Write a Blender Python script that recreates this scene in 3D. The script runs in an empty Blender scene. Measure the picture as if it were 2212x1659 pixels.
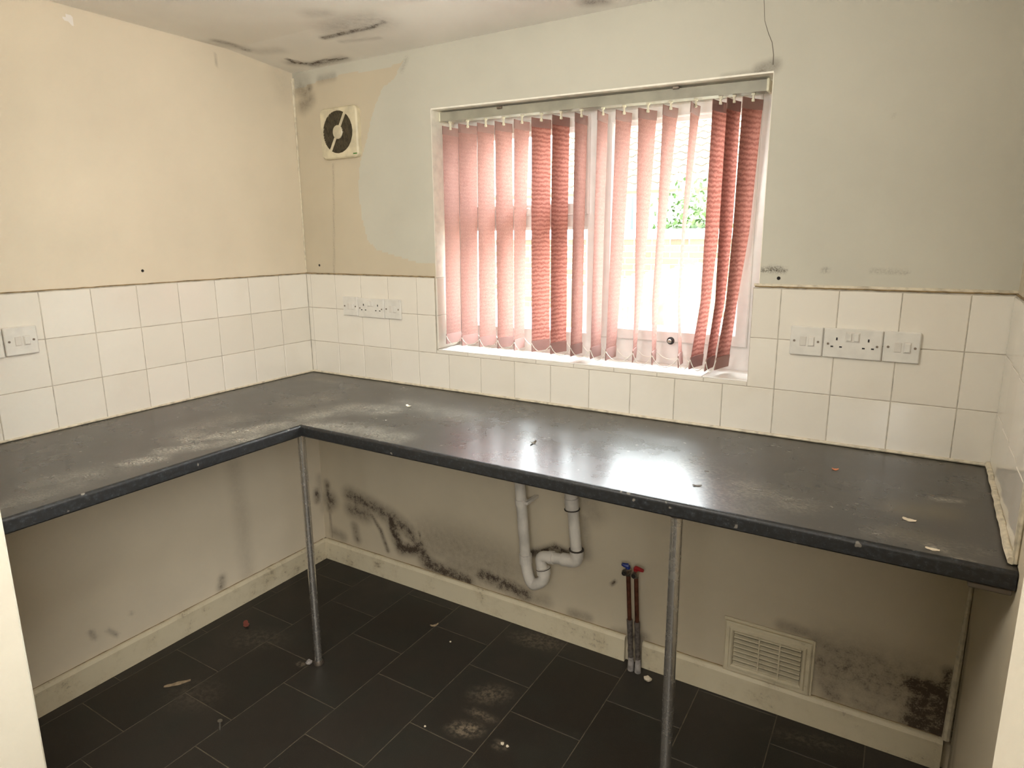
import bpy, math, random
import numpy as np
from mathutils import Vector, Matrix
random.seed(7)
rng = np.random.RandomState(7)
SC = bpy.context.scene
COL = SC.collection
PI = math.pi

# ------------------------------------------------------------------ camera
CAM = np.array([2.3115, -2.0273, 1.5352])
RM = np.array([[0.8551489791, 0.5183111696, -0.0085880703],
               [-0.0979396472, 0.1778125736, 0.9791784894],
               [-0.5090462150, 0.8365023731, -0.2028194538]])
FPX, PX, PY = 1392.07, 1105.24, 799.86
cd = bpy.data.cameras.new('camera'); cam = bpy.data.objects.new('camera', cd); COL.objects.link(cam)
cd.sensor_fit = 'HORIZONTAL'; cd.sensor_width = 36; cd.lens = FPX * 36 / 2212
cd.shift_x = (1106 - PX) / 2212; cd.shift_y = -(829.5 - PY) / 2212
cd.clip_start = 0.02; cd.clip_end = 200
mw = Matrix.Identity(4)
for r in range(3):
    mw[r][0] = RM[0][r]; mw[r][1] = RM[1][r]; mw[r][2] = -RM[2][r]; mw[r][3] = CAM[r]
cam.matrix_world = mw
SC.camera = cam

# ------------------------------------------------------------------ world, sun, exposure
wd = bpy.data.worlds.new('sky'); SC.world = wd; wd.use_nodes = True
wn = wd.node_tree.nodes; wl = wd.node_tree.links; wn.clear()
# bright overcast sky: even white cloud, a little brighter overhead than at the horizon
tc = wn.new('ShaderNodeTexCoord'); sx_ = wn.new('ShaderNodeSeparateXYZ'); wl.new(tc.outputs['Generated'], sx_.inputs[0])
rmp = wn.new('ShaderNodeMapRange'); wl.new(sx_.outputs['Z'], rmp.inputs[0]); rmp.inputs[1].default_value = -.05; rmp.inputs[2].default_value = 1
rmp.inputs[3].default_value = .55; rmp.inputs[4].default_value = 1.6
mulc = wn.new('ShaderNodeVectorMath'); mulc.operation = 'SCALE'; mulc.inputs[0].default_value = (.92, .97, 1.0); wl.new(rmp.outputs[0], mulc.inputs['Scale'])
bg = wn.new('ShaderNodeBackground'); bg.inputs['Strength'].default_value = 27
ow = wn.new('ShaderNodeOutputWorld')
wl.new(mulc.outputs[0], bg.inputs['Color']); wl.new(bg.outputs[0], ow.inputs[0])
sd = bpy.data.lights.new('sun', 'SUN'); sd.energy = 2; sd.angle = 0.2; sd.color = (1, 0.95, 0.86)
so = bpy.data.objects.new('sun', sd); COL.objects.link(so)
so.rotation_euler = Vector((0.55, -0.75, 1.25)).to_track_quat('Z', 'Y').to_euler()
# unseen lights added to brighten the kitchen: hall panel and kitchen point
def area(name, loc, tgt, sx, sy, power, col):
    d = bpy.data.lights.new(name, 'AREA'); d.shape = 'RECTANGLE'; d.size = sx; d.size_y = sy
    d.energy = power; d.color = col
    o = bpy.data.objects.new(name, d); COL.objects.link(o); o.location = loc
    o.rotation_euler = (Vector(loc) - Vector(tgt)).to_track_quat('Z', 'Y').to_euler()
    return o
area('hall_fill_light', (2.85, -3.0, 1.82), (0, -.75, .9), 2.0, 1.05, 46, (1.0, 0.965, 0.91))
pl = bpy.data.lights.new('kitchen_fill_light', 'POINT'); pl.energy = 19; pl.color = (1.0, .96, .90); pl.shadow_soft_size = .16  # point light added out of view to lift walls and ceiling
po = bpy.data.objects.new('kitchen_fill_light', pl); COL.objects.link(po); po.location = (1.55, -1.38, 1.80)
SC.view_settings.view_transform = 'Standard'; SC.view_settings.look = 'None'
SC.view_settings.gamma = 1; SC.view_settings.use_curve_mapping = False
SC.view_settings.exposure = 0.55
try:
    SC.cycles.max_bounces = 10; SC.cycles.diffuse_bounces = 6; SC.cycles.transparent_max_bounces = 12
    SC.cycles.use_denoising = True; SC.cycles.denoiser = 'OPENIMAGEDENOISE'; SC.cycles.denoising_prefilter = 'FAST'; SC.cycles.sample_clamp_indirect = 4; SC.cycles.blur_glossy = .6
except Exception: pass

# ------------------------------------------------------------------ photo point -> point on a real plane
def hit(u, v, ax, val):
    d = RM.T @ np.array([(u - PX) / FPX, -(v - PY) / FPX, 1.0])
    return CAM + d * (val - CAM[ax]) / d[ax]
def Wp(u, v, y=0.0): return hit(u, v, 1, y)      # window wall
def Lp(u, v, x=0.0): return hit(u, v, 0, x)      # left wall
def Fp(u, v, z=0.0): return hit(u, v, 2, z)      # floor
WT = 0.9323                                      # worktop height
def Tp(u, v): return hit(u, v, 2, WT)
CZ = 2.25
XR = 2.555                                       # right wall at the back corner

# ------------------------------------------------------------------ materials
def srgb(r, g, b):
    f = lambda c: (c / 255 / 12.92) if c / 255 <= .04045 else ((c / 255 + .055) / 1.055) ** 2.4
    return (f(r), f(g), f(b), 1)
class NT:
    def __init__(s, name):
        s.m = bpy.data.materials.new(name); s.m.use_nodes = True
        s.n = s.m.node_tree.nodes; s.l = s.m.node_tree.links
        s.b = s.n['Principled BSDF']; s.out = s.n['Material Output']
    def new(s, t, **k):
        x = s.n.new(t)
        for a, v in k.items(): setattr(x, a, v)
        return x
    def set(s, inp, v):
        if isinstance(v, bpy.types.NodeSocket): s.l.new(v, inp)
        else: inp.default_value = v
    def coord(s, kind='Object', scale=None):
        c = s.new('ShaderNodeTexCoord').outputs[kind]
        if scale is None: return c
        mp = s.new('ShaderNodeMapping'); s.l.new(c, mp.inputs[0]); mp.inputs['Scale'].default_value = scale
        return mp.outputs[0]
    def geo(s): return s.new('ShaderNodeNewGeometry').outputs['Position']
    def noise(s, vec, scale, detail=3, rough=.5):
        x = s.new('ShaderNodeTexNoise'); s.l.new(vec, x.inputs['Vector'])
        x.inputs['Scale'].default_value = scale; x.inputs['Detail'].default_value = detail
        x.inputs['Roughness'].default_value = rough
        return x.outputs['Fac']
    def math(s, op, a, b=None, clamp=False):
        x = s.new('ShaderNodeMath', operation=op, use_clamp=clamp); s.set(x.inputs[0], a)
        if b is not None: s.set(x.inputs[1], b)
        return x.outputs[0]
    def ramp(s, v, lo, hi, a=0.0, b=1.0):
        x = s.new('ShaderNodeMapRange'); x.interpolation_type = 'SMOOTHSTEP'
        s.set(x.inputs[0], v); x.inputs[1].default_value = lo; x.inputs[2].default_value = hi
        x.inputs[3].default_value = a; x.inputs[4].default_value = b
        return x.outputs[0]
    def mix(s, f, a, b):
        x = s.new('ShaderNodeMix', data_type='RGBA'); s.set(x.inputs['Factor'], f)
        s.set(x.inputs['A'], a); s.set(x.inputs['B'], b); return x.outputs['Result']
    def attr(s, name='mask'):
        a = s.new('ShaderNodeAttribute', attribute_name=name)
        x = s.new('ShaderNodeSeparateColor'); s.l.new(a.outputs['Color'], x.inputs[0]); return x.outputs
    def bump(s, h, strength=.2, dist=.002):
        x = s.new('ShaderNodeBump'); s.l.new(h, x.inputs['Height'])
        x.inputs['Strength'].default_value = strength; x.inputs['Distance'].default_value = dist
        s.l.new(x.outputs[0], s.b.inputs['Normal'])
    def base(s, c): s.set(s.b.inputs['Base Color'], c)
    def P(s, **k):
        for a, v in k.items(): s.set(s.b.inputs[a.replace('_', ' ')], v)
        return s

def simple(name, c, rough=.5, metal=0, spec=.5, var=.06, vs=30, bump=0, bs=200):
    t = NT(name); co = t.geo()
    n = t.noise(co, vs, 4)
    c2 = tuple(x * (1 - var * 2.5) for x in c[:3]) + (1,)
    t.base(t.mix(t.ramp(n, .35, .75), c, c2))
    t.P(Roughness=rough, Metallic=metal); t.b.inputs['Specular IOR Level'].default_value = spec
    if bump: t.bump(t.noise(co, bs, 3), bump, .001)
    return t.m

def plaster(name, c1, c2, mold=(.072, .052, .036, 1), rough=.7, mottle=.05):
    t = NT(name); g = t.geo(); a = t.attr()
    big = t.noise(g, 2.2, 4); mid = t.noise(g, 38, 5, .65); fine = t.noise(g, 190, 4, .7)
    pf = t.ramp(t.math('ADD', a[0], t.math('MULTIPLY', t.math('SUBTRACT', mid, .5), .35)), .42, .56)
    dk = lambda c: tuple(x * (1 - mottle * 2) for x in c[:3]) + (1,)
    col = t.mix(t.ramp(big, .3, .75), t.mix(pf, c1, c2), t.mix(pf, dk(c1), dk(c2)))
    # mould: soft cloud broken into specks
    sp = t.math('ADD', t.math('MULTIPLY', mid, .6), t.math('MULTIPLY', fine, .4))
    soft = t.math('MULTIPLY', a[1], t.ramp(sp, .34, .60, .62, 1.0), True)
    speck = t.math('MULTIPLY', t.ramp(t.math('ADD', t.math('MULTIPLY', a[1], .8), t.math('MULTIPLY', t.math('SUBTRACT', sp, .5), 2.6)), .45, .95), t.ramp(a[1], .03, .35, 0, .35))
    mf = t.math('ADD', t.math('MULTIPLY', soft, .92), speck, True)
    col = t.mix(mf, col, mold)
    col = t.mix(t.math('MULTIPLY', a[2], t.ramp(fine, .35, .6), True), col, (.05, .035, .02, 1))
    t.base(col); t.P(Roughness=rough); t.b.inputs['Specular IOR Level'].default_value = .3
    t.bump(t.math('ADD', t.math('MULTIPLY', t.noise(g, 7, 3), 3.0), t.math('MULTIPLY', t.noise(g, 110, 3), .35)), .35, .0025)
    return t.m

M = {}
M['wall_new'] = plaster('paint_window_wall', (.56, .54, .455, 1), (.57, .50, .375, 1))
M['wall_left'] = plaster('paint_left_wall', (.72, .64, .50, 1), (.82, .78, .72, 1))
M['ceiling'] = plaster('paint_ceiling', (.84, .81, .74, 1), (.84, .81, .74, 1))
M['wall_low'] = plaster('paint_near_wall', (.74, .68, .55, 1), (.7, .6, .45, 1))
M['reveal'] = simple('paint_reveal', (.90, .87, .76, 1), .6, bump=.2, bs=90)
M['skirting'] = None
def skirting():
    t = NT('paint_skirting_dirty'); g = t.geo()
    n = t.noise(g, 9, 5, .7); f = t.noise(g, 70, 4, .7)
    c = t.mix(t.ramp(n, .45, .8), (.66, .59, .43, 1), (.50, .43, .29, 1))
    c = t.mix(t.ramp(t.math('ADD', t.math('MULTIPLY', n, .5), t.math('MULTIPLY', f, .5)), .56, .68, 0, .6), c, (.12, .085, .05, 1))
    t.base(c); t.P(Roughness=.5); t.bump(f, .25, .001); return t.m
M['skirting'] = skirting()
def tilemat():
    t = NT('glazed_white_tile'); g = t.geo()
    oi = t.new('ShaderNodeObjectInfo').outputs['Random']
    c = t.mix(oi, (.79, .755, .675, 1), (.74, .70, .615, 1))
    c = t.mix(t.ramp(t.noise(g, 5, 4), .5, .85, 0, .25), c, (.62, .55, .42, 1))
    t.base(c); t.P(Roughness=t.ramp(t.noise(g, 30, 3), .4, .7, .025, .06))
    t.bump(t.noise(g, 10, 2), .03, .002); return t.m
M['tile'] = tilemat()
M['grout'] = simple('tile_grout', (.50, .46, .38, 1), .9, var=.15, vs=25)
M['sill_tile'] = simple('white_sill_tile', (.85, .84, .80, 1), .15, var=.02)
M['bead'] = simple('cream_sealant', (.70, .63, .48, 1), .45, var=.15, vs=60, bump=.4, bs=80)
M['grime'] = simple('brown_grime_line', (.32, .23, .12, 1), .8, var=.2, vs=50)
M['crack'] = simple('crack_dark', (.16, .14, .11, 1), .9)
M['hole'] = simple('screw_hole_dark', (.015, .012, .01, 1), .9)
M['upvc'] = simple('white_upvc', (.82, .80, .78, 1), .25, var=.02)
M['plastic'] = simple('white_plate_plastic', (.72, .70, .64, 1), .3, var=.04)
M['rocker'] = simple('white_rocker_plastic', (.66, .63, .57, 1), .3, var=.03)
M['slotm'] = simple('socket_slot_black', (.01, .009, .008, 1), .6)
M['screw'] = simple('dull_screw_metal', (.25, .21, .17, 1), .45, metal=.8)
M['fan'] = simple('yellowed_fan_plastic', (.68, .61, .43, 1), .4, var=.12, vs=18)
M['fan_dark'] = simple('fan_shaft_dark', (.02, .016, .012, 1), .8)
M['fan_slat'] = simple('fan_grille_sooty', (.10, .08, .045, 1), .6, var=.2, vs=60)
M['vent_dark'] = simple('vent_shaft_shade', (.03, .022, .014, 1), .9, var=.3, vs=40)  # darkness of the slots put into the colour of the shallow back
M['green'] = simple('small_green_mark', (.10, .22, .06, 1), .5)
M['waste'] = simple('white_waste_pipe', (.70, .66, .59, 1), .35, var=.12, vs=14, bump=.05)
M['ringdark'] = simple('pipe_joint_dark_gasket', (.06, .05, .04, 1), .7)  # dark rings round the pipe joints
M['copper'] = simple('tarnished_copper', (.16, .055, .03, 1), .4, metal=.55, var=.25, vs=40)
M['scale'] = simple('limescale_coated_pipe', (.12, .10, .085, 1), .9, var=.3, vs=90, bump=1.0, bs=160)
M['filler'] = simple('grey_pipe_filler', (.36, .33, .31, 1), .9, var=.2, vs=60, bump=1.0, bs=120)
M['bluep'] = simple('blue_lever_plastic', (.012, .03, .20, 1), .35)
M['redp'] = simple('red_lever_plastic', (.35, .012, .018, 1), .35)
M['brassy'] = simple('nickel_fitting', (.42, .36, .28, 1), .28, metal=.9, var=.15, vs=80)
M['chrome'] = None
def chrome():
    t = NT('floor_tinted_chrome'); g = t.geo()
    n = t.noise(g, 40, 5, .7)
    z = t.new('ShaderNodeSeparateXYZ'); t.l.new(g, z.inputs[0])
    floor_tint = t.math('MULTIPLY', t.ramp(n, .62, .72), t.ramp(z.outputs['Z'], .03, .5, .6, .0))  # brown of the reflected floor put into the colour, stronger low down
    t.base(t.mix(floor_tint, (.68, .66, .62, 1), (.24, .17, .12, 1)))
    t.P(Metallic=.92, Roughness=t.ramp(n, .4, .7, .18, .34)); return t.m
M['chrome'] = chrome()
M['rail'] = simple('blind_rail_enamel', (.36, .345, .27, 1), .45, var=.1, vs=12)
M['clear'] = simple('nylon_hanger', (.75, .72, .55, 1), .3)
M['chain'] = simple('white_bead_chain', (.82, .80, .72, 1), .35)
M['flake'] = simple('pale_paint_flake', (.74, .66, .52, 1), .7)
M['flake_dark'] = simple('dark_dry_leaf', (.09, .07, .05, 1), .7)
M['orange'] = simple('orange_scrap', (.62, .22, .10, 1), .5)
M['tan'] = simple('tan_scrap', (.36, .27, .17, 1), .7, var=.2, vs=80)
M['redbrown'] = simple('redbrown_scrap', (.20, .05, .035, 1), .6)
M['steel'] = simple('zinc_screw', (.55, .52, .45, 1), .35, metal=.9)

def fabric(name, da, db, ta, tb, bandk):
    t = NT(name); g = t.geo()
    sx = t.new('ShaderNodeSeparateXYZ'); t.l.new(g, sx.inputs[0])
    n = t.noise(g, 45, 4, .6)
    # woven slubs: horizontal ridges distorted by noise
    ph = t.math('ADD', t.math('MULTIPLY', sx.outputs['Z'], 2 * PI / .0150), t.math('MULTIPLY', n, 9.0))
    band = t.math('ADD', t.math('MULTIPLY', t.math('SINE', ph), .5), .5)
    weave = t.noise(g, 260, 5, .75)
    w = t.math('ADD', t.math('MULTIPLY', band, bandk), t.math('MULTIPLY', weave, 1 - bandk))
    w = t.ramp(w, .3, .7)
    cd_ = t.mix(w, da, db); ct_ = t.mix(w, ta, tb)
    d = t.new('ShaderNodeBsdfDiffuse'); t.l.new(cd_, d.inputs[0])
    tr = t.new('ShaderNodeBsdfTranslucent'); t.l.new(ct_, tr.inputs[0])
    bp = t.new('ShaderNodeBump'); t.l.new(w, bp.inputs['Height']); bp.inputs['Strength'].default_value = .4; bp.inputs['Distance'].default_value = .001
    t.l.new(bp.outputs[0], d.inputs['Normal'])
    mx = t.new('ShaderNodeMixShader'); mx.inputs[0].default_value = .5
    t.l.new(d.outputs[0], mx.inputs[1]); t.l.new(tr.outputs[0], mx.inputs[2]); t.l.new(mx.outputs[0], t.out.inputs[0])
    return t.m
M['fabric'] = fabric('rose_blind_fabric', (.38, .20, .17, 1), (.52, .31, .27, 1), (.13, .056, .044, 1), (.25, .130, .108, 1), .06)
M['fabric_shaded'] = fabric('rose_blind_fabric_shaded', (.30, .12, .095, 1), (.46, .235, .195, 1), (.11, .036, .027, 1), (.23, .095, .077, 1), .24)  # same fabric: dimmer slats have their shade and bands put into the colour
def hemfab():
    t = NT('rose_blind_hem'); g = t.geo(); w = t.noise(g, 400, 4, .7)
    t.base(t.mix(w, (.16, .085, .07, 1), (.28, .16, .135, 1))); t.P(Roughness=.8); return t.m
M['hem'] = hemfab()
def pocketfab():
    t = NT('rose_blind_weight_pocket'); g = t.geo(); w = t.noise(g, 400, 4, .7)
    c = t.mix(w, (.34, .20, .18, 1), (.46, .30, .27, 1))
    d = t.new('ShaderNodeBsdfDiffuse'); t.l.new(c, d.inputs[0])
    tr = t.new('ShaderNodeBsdfTranslucent'); t.l.new(c, tr.inputs[0])
    mx = t.new('ShaderNodeMixShader'); mx.inputs[0].default_value = .25
    t.l.new(d.outputs[0], mx.inputs[1]); t.l.new(tr.outputs[0], mx.inputs[2]); t.l.new(mx.outputs[0], t.out.inputs[0])
    return t.m
M['pocket'] = pocketfab()
def glass():
    t = NT('window_glass')
    tr = t.new('ShaderNodeBsdfTransparent'); tr.inputs[0].default_value = (.93, .95, .94, 1)
    gl = t.new('ShaderNodeBsdfGlossy'); gl.inputs['Roughness'].default_value = .02
    fr = t.new('ShaderNodeFresnel'); fr.inputs[0].default_value = 1.45
    gm_ = t.new('ShaderNodeNewGeometry')
    ff_ = t.math('MULTIPLY', fr.outputs[0], t.math('SUBTRACT', 1.0, gm_.outputs['Backfacing']))
    mx = t.new('ShaderNodeMixShader'); t.l.new(ff_, mx.inputs[0])
    t.l.new(tr.outputs[0], mx.inputs[1]); t.l.new(gl.outputs[0], mx.inputs[2]); t.l.new(mx.outputs[0], t.out.inputs[0])
    return t.m
M['glass'] = glass()
def laminate():
    t = NT('charcoal_speckled_laminate'); g = t.geo(); a = t.attr()
    big = t.noise(g, 6, 5, .6); sp = t.noise(g, 260, 2, .5); cl = t.noise(g, 75, 4, .7)
    st = t.noise(t.coord('Object', (1.6, 3.2, 1)), 70, 6, .8); co = t.noise(g, 14, 5, .7)
    c = t.mix(t.ramp(big, .35, .7), (.008, .0075, .007, 1), (.016, .0145, .013, 1))
    c = t.mix(t.ramp(cl, .60, .72, 0, .5), c, (.085, .082, .074, 1))
    c = t.mix(t.ramp(sp, .66, .78, 0, .35), c, (.10, .10, .10, 1))
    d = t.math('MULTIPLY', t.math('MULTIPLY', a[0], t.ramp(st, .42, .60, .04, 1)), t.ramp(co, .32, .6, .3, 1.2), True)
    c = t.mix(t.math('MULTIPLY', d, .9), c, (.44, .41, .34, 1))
    c = t.mix(t.math('MULTIPLY', a[1], .8, True), c, (.085, .07, .035, 1))
    dots = t.math('MULTIPLY', t.ramp(t.noise(g, 58, 2, .4), .71, .74), t.ramp(t.noise(g, 4, 2), .42, .6))
    c = t.mix(t.math('MULTIPLY', dots, .7), c, (.45, .43, .38, 1))
    t.base(c)
    ro = t.math('ADD', t.ramp(big, .3, .7, .26, .32), 0.0)
    t.P(Roughness=ro, IOR=1.6); t.set(t.b.inputs['Specular IOR Level'], t.math('SUBTRACT', .8, t.math('MULTIPLY', d, .6)))
    t.bump(t.math('ADD', cl, t.math('MULTIPLY', sp, .5)), .03, .0006)
    return t.m
M['laminate'] = laminate()
def lam_edge():
    t = NT('charcoal_laminate_edge'); g = t.geo(); cl = t.noise(g, 90, 4, .7); sp = t.noise(g, 240, 2)
    c = t.mix(t.ramp(cl, .45, .7), (.014, .014, .014, 1), (.030, .034, .038, 1))
    c = t.mix(t.ramp(cl, .62, .72, 0, .6), c, (.085, .095, .10, 1)); c = t.mix(t.ramp(sp, .68, .75, 0, .5), c, (.16, .16, .15, 1))
    c = t.mix(t.ramp(t.noise(g, 34, 2, .4), .69, .72, 0, .7), c, (.22, .20, .17, 1))
    t.base(c); t.P(Roughness=.42); t.b.inputs['Specular IOR Level'].default_value = .4
    t.bump(cl, .2, .0008); return t.m
M['lam_edge'] = lam_edge()
def floortile():
    t = NT('dark_slate_vinyl_tile'); g = t.geo()
    oi = t.new('ShaderNodeObjectInfo').outputs['Random']
    n = t.noise(g, 5, 5, .6); f = t.noise(g, 60, 5, .7); ff = t.noise(g, 300, 2)
    c = t.mix(oi, (.022, .018, .014, 1), (.034, .029, .024, 1))
    c = t.mix(t.ramp(n, .4, .7, 0, .6), c, (.026, .028, .022, 1))
    c = t.mix(t.ramp(ff, .45, .8, 0, .5), c, (.055, .045, .036, 1))
    # dust smears with a shape of their own
    def blob(x, y, rx, ry, ang, k):
        mp = t.new('ShaderNodeMapping', vector_type='TEXTURE'); t.l.new(g, mp.inputs[0])
        mp.inputs['Location'].default_value = (x, y, 0); mp.inputs['Rotation'].default_value = (0, 0, ang)
        mp.inputs['Scale'].default_value = (rx, ry, 1)
        ln = t.new('ShaderNodeVectorMath', operation='LENGTH'); t.l.new(mp.outputs[0], ln.inputs[0])
        return t.ramp(ln.outputs['Value'], 1.0, 0.1, 0, k)
    tot = None
    for (u, v, rx, ry, ang, k) in ((1005, 1575, .085, .05, .4, .9), (1040, 1545, .09, .03, 0, .55), (1060, 1500, .11, .07, .6, .45),
                                   (1160, 1385, .16, .07, .2, .4), (1080, 1610, .04, .03, 0, .5), (650, 1435, .03, .02, 0, .6),
                                   (560, 1380, .2, .1, .5, .18), (420, 1500, .15, .12, .3, .15), (1900, 1600, .05, .02, 0, .4), (1750, 1600, .2, .05, .2, .2)):
        p = Fp(u, v); b = blob(p[0], p[1], rx, ry, ang, k)
        tot = b if tot is None else t.math('MAXIMUM', tot, b)
    sm = t.math('MULTIPLY', tot, t.ramp(f, .38, .66), True)
    c = t.mix(sm, c, (.30, .24, .17, 1))
    t.base(c); t.P(Roughness=t.math('ADD', t.ramp(n, .3, .7, .42, .55), t.math('MULTIPLY', sm, .3)))
    t.b.inputs['Specular IOR Level'].default_value = .35
    t.bump(t.math('ADD', f, t.math('MULTIPLY', ff, .4)), .25, .0006); return t.m
M['ftile'] = floortile()
M['fjoint'] = simple('floor_joint', (.13, .105, .07, 1), .8, var=.2)
M['brick'] = None
def brickm():
    t = NT('garden_brick'); g = t.geo(); oi = t.new('ShaderNodeObjectInfo').outputs['Random']
    c = t.mix(oi, (.050, .026, .012, 1), (.070, .050, .024, 1))
    c = t.mix(t.ramp(t.noise(g, 40, 4), .5, .8, 0, .5), c, (.045, .022, .010, 1))
    t.base(c); t.P(Roughness=.9); return t.m
M['brick'] = brickm()
M['mortar'] = simple('pale_mortar', (.45, .42, .36, 1), .95)
M['coping'] = simple('pale_coping', (.72, .70, .66, 1), .9)
M['wood'] = simple('pale_fence_wood', (.13, .12, .07, 1), .8, var=.15, vs=14)
M['wood_dark'] = simple('fence_rail_shade', (.04, .035, .015, 1), .8)  # dashed shadow along the rail put into its colour; gutter shares it
M['pantile'] = simple('clay_pantile', (.15, .115, .075, 1), .8, var=.15, vs=8)
M['render'] = simple('pale_house_render', (.75, .73, .68, 1), .9)
M['blue'] = simple('blue_post_paint', (.012, .045, .10, 1), .5)
M['leaf'] = simple('shrub_leaf_green', (.035, .075, .010, 1), .6, var=.3, vs=6)
M['twig'] = simple('shrub_twig', (.12, .10, .06, 1), .8)
M['bluegrey'] = simple('bluegrey_sheet', (.03, .045, .06, 1), .7)
M['paving'] = simple('garden_paving', (.50, .47, .40, 1), .9, var=.1, vs=4)
M['cable'] = simple('black_cable', (.02, .02, .02, 1), .5)

# ------------------------------------------------------------------ mesh helpers
class MB:
    def __init__(s): s.v = []; s.f = []
    def add(s, vs, fs):
        o = len(s.v); s.v += [tuple(map(float, q)) for q in vs]; s.f += [tuple(i + o for i in f) for f in fs]; return s
    def box(s, x0, x1, y0, y1, z0, z1, c=0.0, faces='xXyYzZ'):
        if c <= 0:
            vs = [(x0, y0, z0), (x1, y0, z0), (x1, y1, z0), (x0, y1, z0), (x0, y0, z1), (x1, y0, z1), (x1, y1, z1), (x0, y1, z1)]
            return s.add(vs, [(0, 3, 2, 1), (4, 5, 6, 7), (0, 1, 5, 4), (1, 2, 6, 5), (2, 3, 7, 6), (3, 0, 4, 7)])
        # chamfered box
        lo = (x0, y0, z0); hi = (x1, y1, z1); vs = []; idx = {}
        for i in (0, 1):
            for j in (0, 1):
                for k in (0, 1):
                    cc = [(lo, hi)[i][0], (lo, hi)[j][1], (lo, hi)[k][2]]; sg = [1 - 2 * i, 1 - 2 * j, 1 - 2 * k]
                    for a in range(3):
                        q = list(cc)
                        for b in range(3):
                            if b != a: q[b] += sg[b] * c
                        idx[(i, j, k, a)] = len(vs); vs.append(q)
        fs = []
        for a in range(3):
            b, d = (a + 1) % 3, (a + 2) % 3
            for sgn in (0, 1):
                ring = []
                for (p, q) in ((0, 0), (1, 0), (1, 1), (0, 1)):
                    key = [0, 0, 0]; key[a] = sgn; key[b] = p; key[d] = q
                    ring.append(idx[(key[0], key[1], key[2], a)])
                fs.append(tuple(ring if sgn else ring[::-1]))
            for p in (0, 1):
                for q in (0, 1):
                    k0 = [0, 0, 0]; k1 = [0, 0, 0]; k0[a] = 0; k1[a] = 1; k0[b] = k1[b] = p; k0[d] = k1[d] = q
                    r = [idx[(*k0, b)], idx[(*k1, b)], idx[(*k1, d)], idx[(*k0, d)]]
                    fs.append(tuple(r if (p ^ q) else r[::-1]))
        for i in (0, 1):
            for j in (0, 1):
                for k in (0, 1):
                    r = [idx[(i, j, k, 0)], idx[(i, j, k, 1)], idx[(i, j, k, 2)]]
                    fs.append(tuple(r if (i + j + k) % 2 else r[::-1]))
        return s.add(vs, fs)
    def tube(s, path, r, n=12, cap=True, closed=False):
        P = [Vector(p) for p in path]; m = len(P); R = r if hasattr(r, '__len__') else [r] * m
        vs = []; ref = None
        for i, p in enumerate(P):
            a = P[i - 1] if (i > 0 or closed) else P[i]; b = P[(i + 1) % m] if (i < m - 1 or closed) else P[i]
            t = (b - a).normalized()
            if ref is None: ref = t.orthogonal().normalized()
            ref = (ref - t * ref.dot(t)).normalized(); w = t.cross(ref)
            for k in range(n):
                an = 2 * PI * k / n; vs.append(p + (ref * math.cos(an) + w * math.sin(an)) * R[i])
        fs = []
        for i in range(m if closed else m - 1):
            for k in range(n):
                a = i * n + k; b = i * n + (k + 1) % n; c = ((i + 1) % m) * n + (k + 1) % n; d = ((i + 1) % m) * n + k
                fs.append((a, b, c, d))
        if cap and not closed: fs += [tuple(range(n))[::-1], tuple(range((m - 1) * n, m * n))]
        return s.add(vs, fs)
    def lathe(s, prof, c, axis=(0, 0, 1), n=24):
        """prof: list of (r, h) along axis from point c"""
        A = Vector(axis).normalized(); U = A.orthogonal().normalized(); V = A.cross(U); C = Vector(c); vs = []
        for (r, h) in prof:
            for k in range(n):
                an = 2 * PI * k / n; vs.append(C + A * h + (U * math.cos(an) + V * math.sin(an)) * max(r, 1e-5))
        fs = []
        for i in range(len(prof) - 1):
            for k in range(n):
                fs.append((i * n + k, i * n + (k + 1) % n, (i + 1) * n + (k + 1) % n, (i + 1) * n + k))
        fs += [tuple(range(n))[::-1], tuple(range((len(prof) - 1) * n, len(prof) * n))]
        return s.add(vs, fs)
    def ribbon(s, pts, w, nrm, h=.0006):
        """flat raised strip following pts on a surface with normal nrm"""
        N_ = Vector(nrm); P = [Vector(p) for p in pts]; vs = []; W_ = w if hasattr(w, '__len__') else [w] * len(P)
        for i, p in enumerate(P):
            t = (P[min(i + 1, len(P) - 1)] - P[max(i - 1, 0)]).normalized(); sd_ = t.cross(N_).normalized() * W_[i] / 2
            vs += [p - sd_, p + N_ * h, p + sd_]
        fs = []
        for i in range(len(P) - 1):
            a = i * 3; fs += [(a, a + 1, a + 4, a + 3), (a + 1, a + 2, a + 5, a + 4)]
        return s.add(vs, fs)
    def prism(s, poly, axis, lo, hi):
        """poly: 2D points in the two other axes (cyclic order), extruded along axis lo..hi"""
        def P3(p, h):
            q = [0, 0, 0]; q[axis] = h; q[(axis + 1) % 3] = p[0]; q[(axis + 2) % 3] = p[1]; return q
        n = len(poly); vs = [P3(p, lo) for p in poly] + [P3(p, hi) for p in poly]
        fs = [tuple(range(n))[::-1], tuple(range(n, 2 * n))] + [(i, (i + 1) % n, n + (i + 1) % n, n + i) for i in range(n)]
        return s.add(vs, fs)
    def build(s, name, mat, parent=None, smooth=False, kind=None, label=None):
        o_ = ORG.get(parent.name, (0, 0, 0)) if parent else (0, 0, 0)
        me = bpy.data.meshes.new(name)
        me.from_pydata([(x - o_[0], y - o_[1], z - o_[2]) for x, y, z in s.v], [], s.f); me.update()
        me.materials.append(M[mat] if isinstance(mat, str) else mat)
        if smooth:
            me.polygons.foreach_set('use_smooth', [True] * len(me.polygons))
            try: me.set_sharp_from_angle(angle=math.radians(40))
            except Exception: pass
        ob = bpy.data.objects.new(name, me); COL.objects.link(ob)
        if parent: ob.parent = parent; ORG[ob.name] = o_
        else: ORG[ob.name] = (0, 0, 0)
        if kind: ob['kind'] = kind
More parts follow.
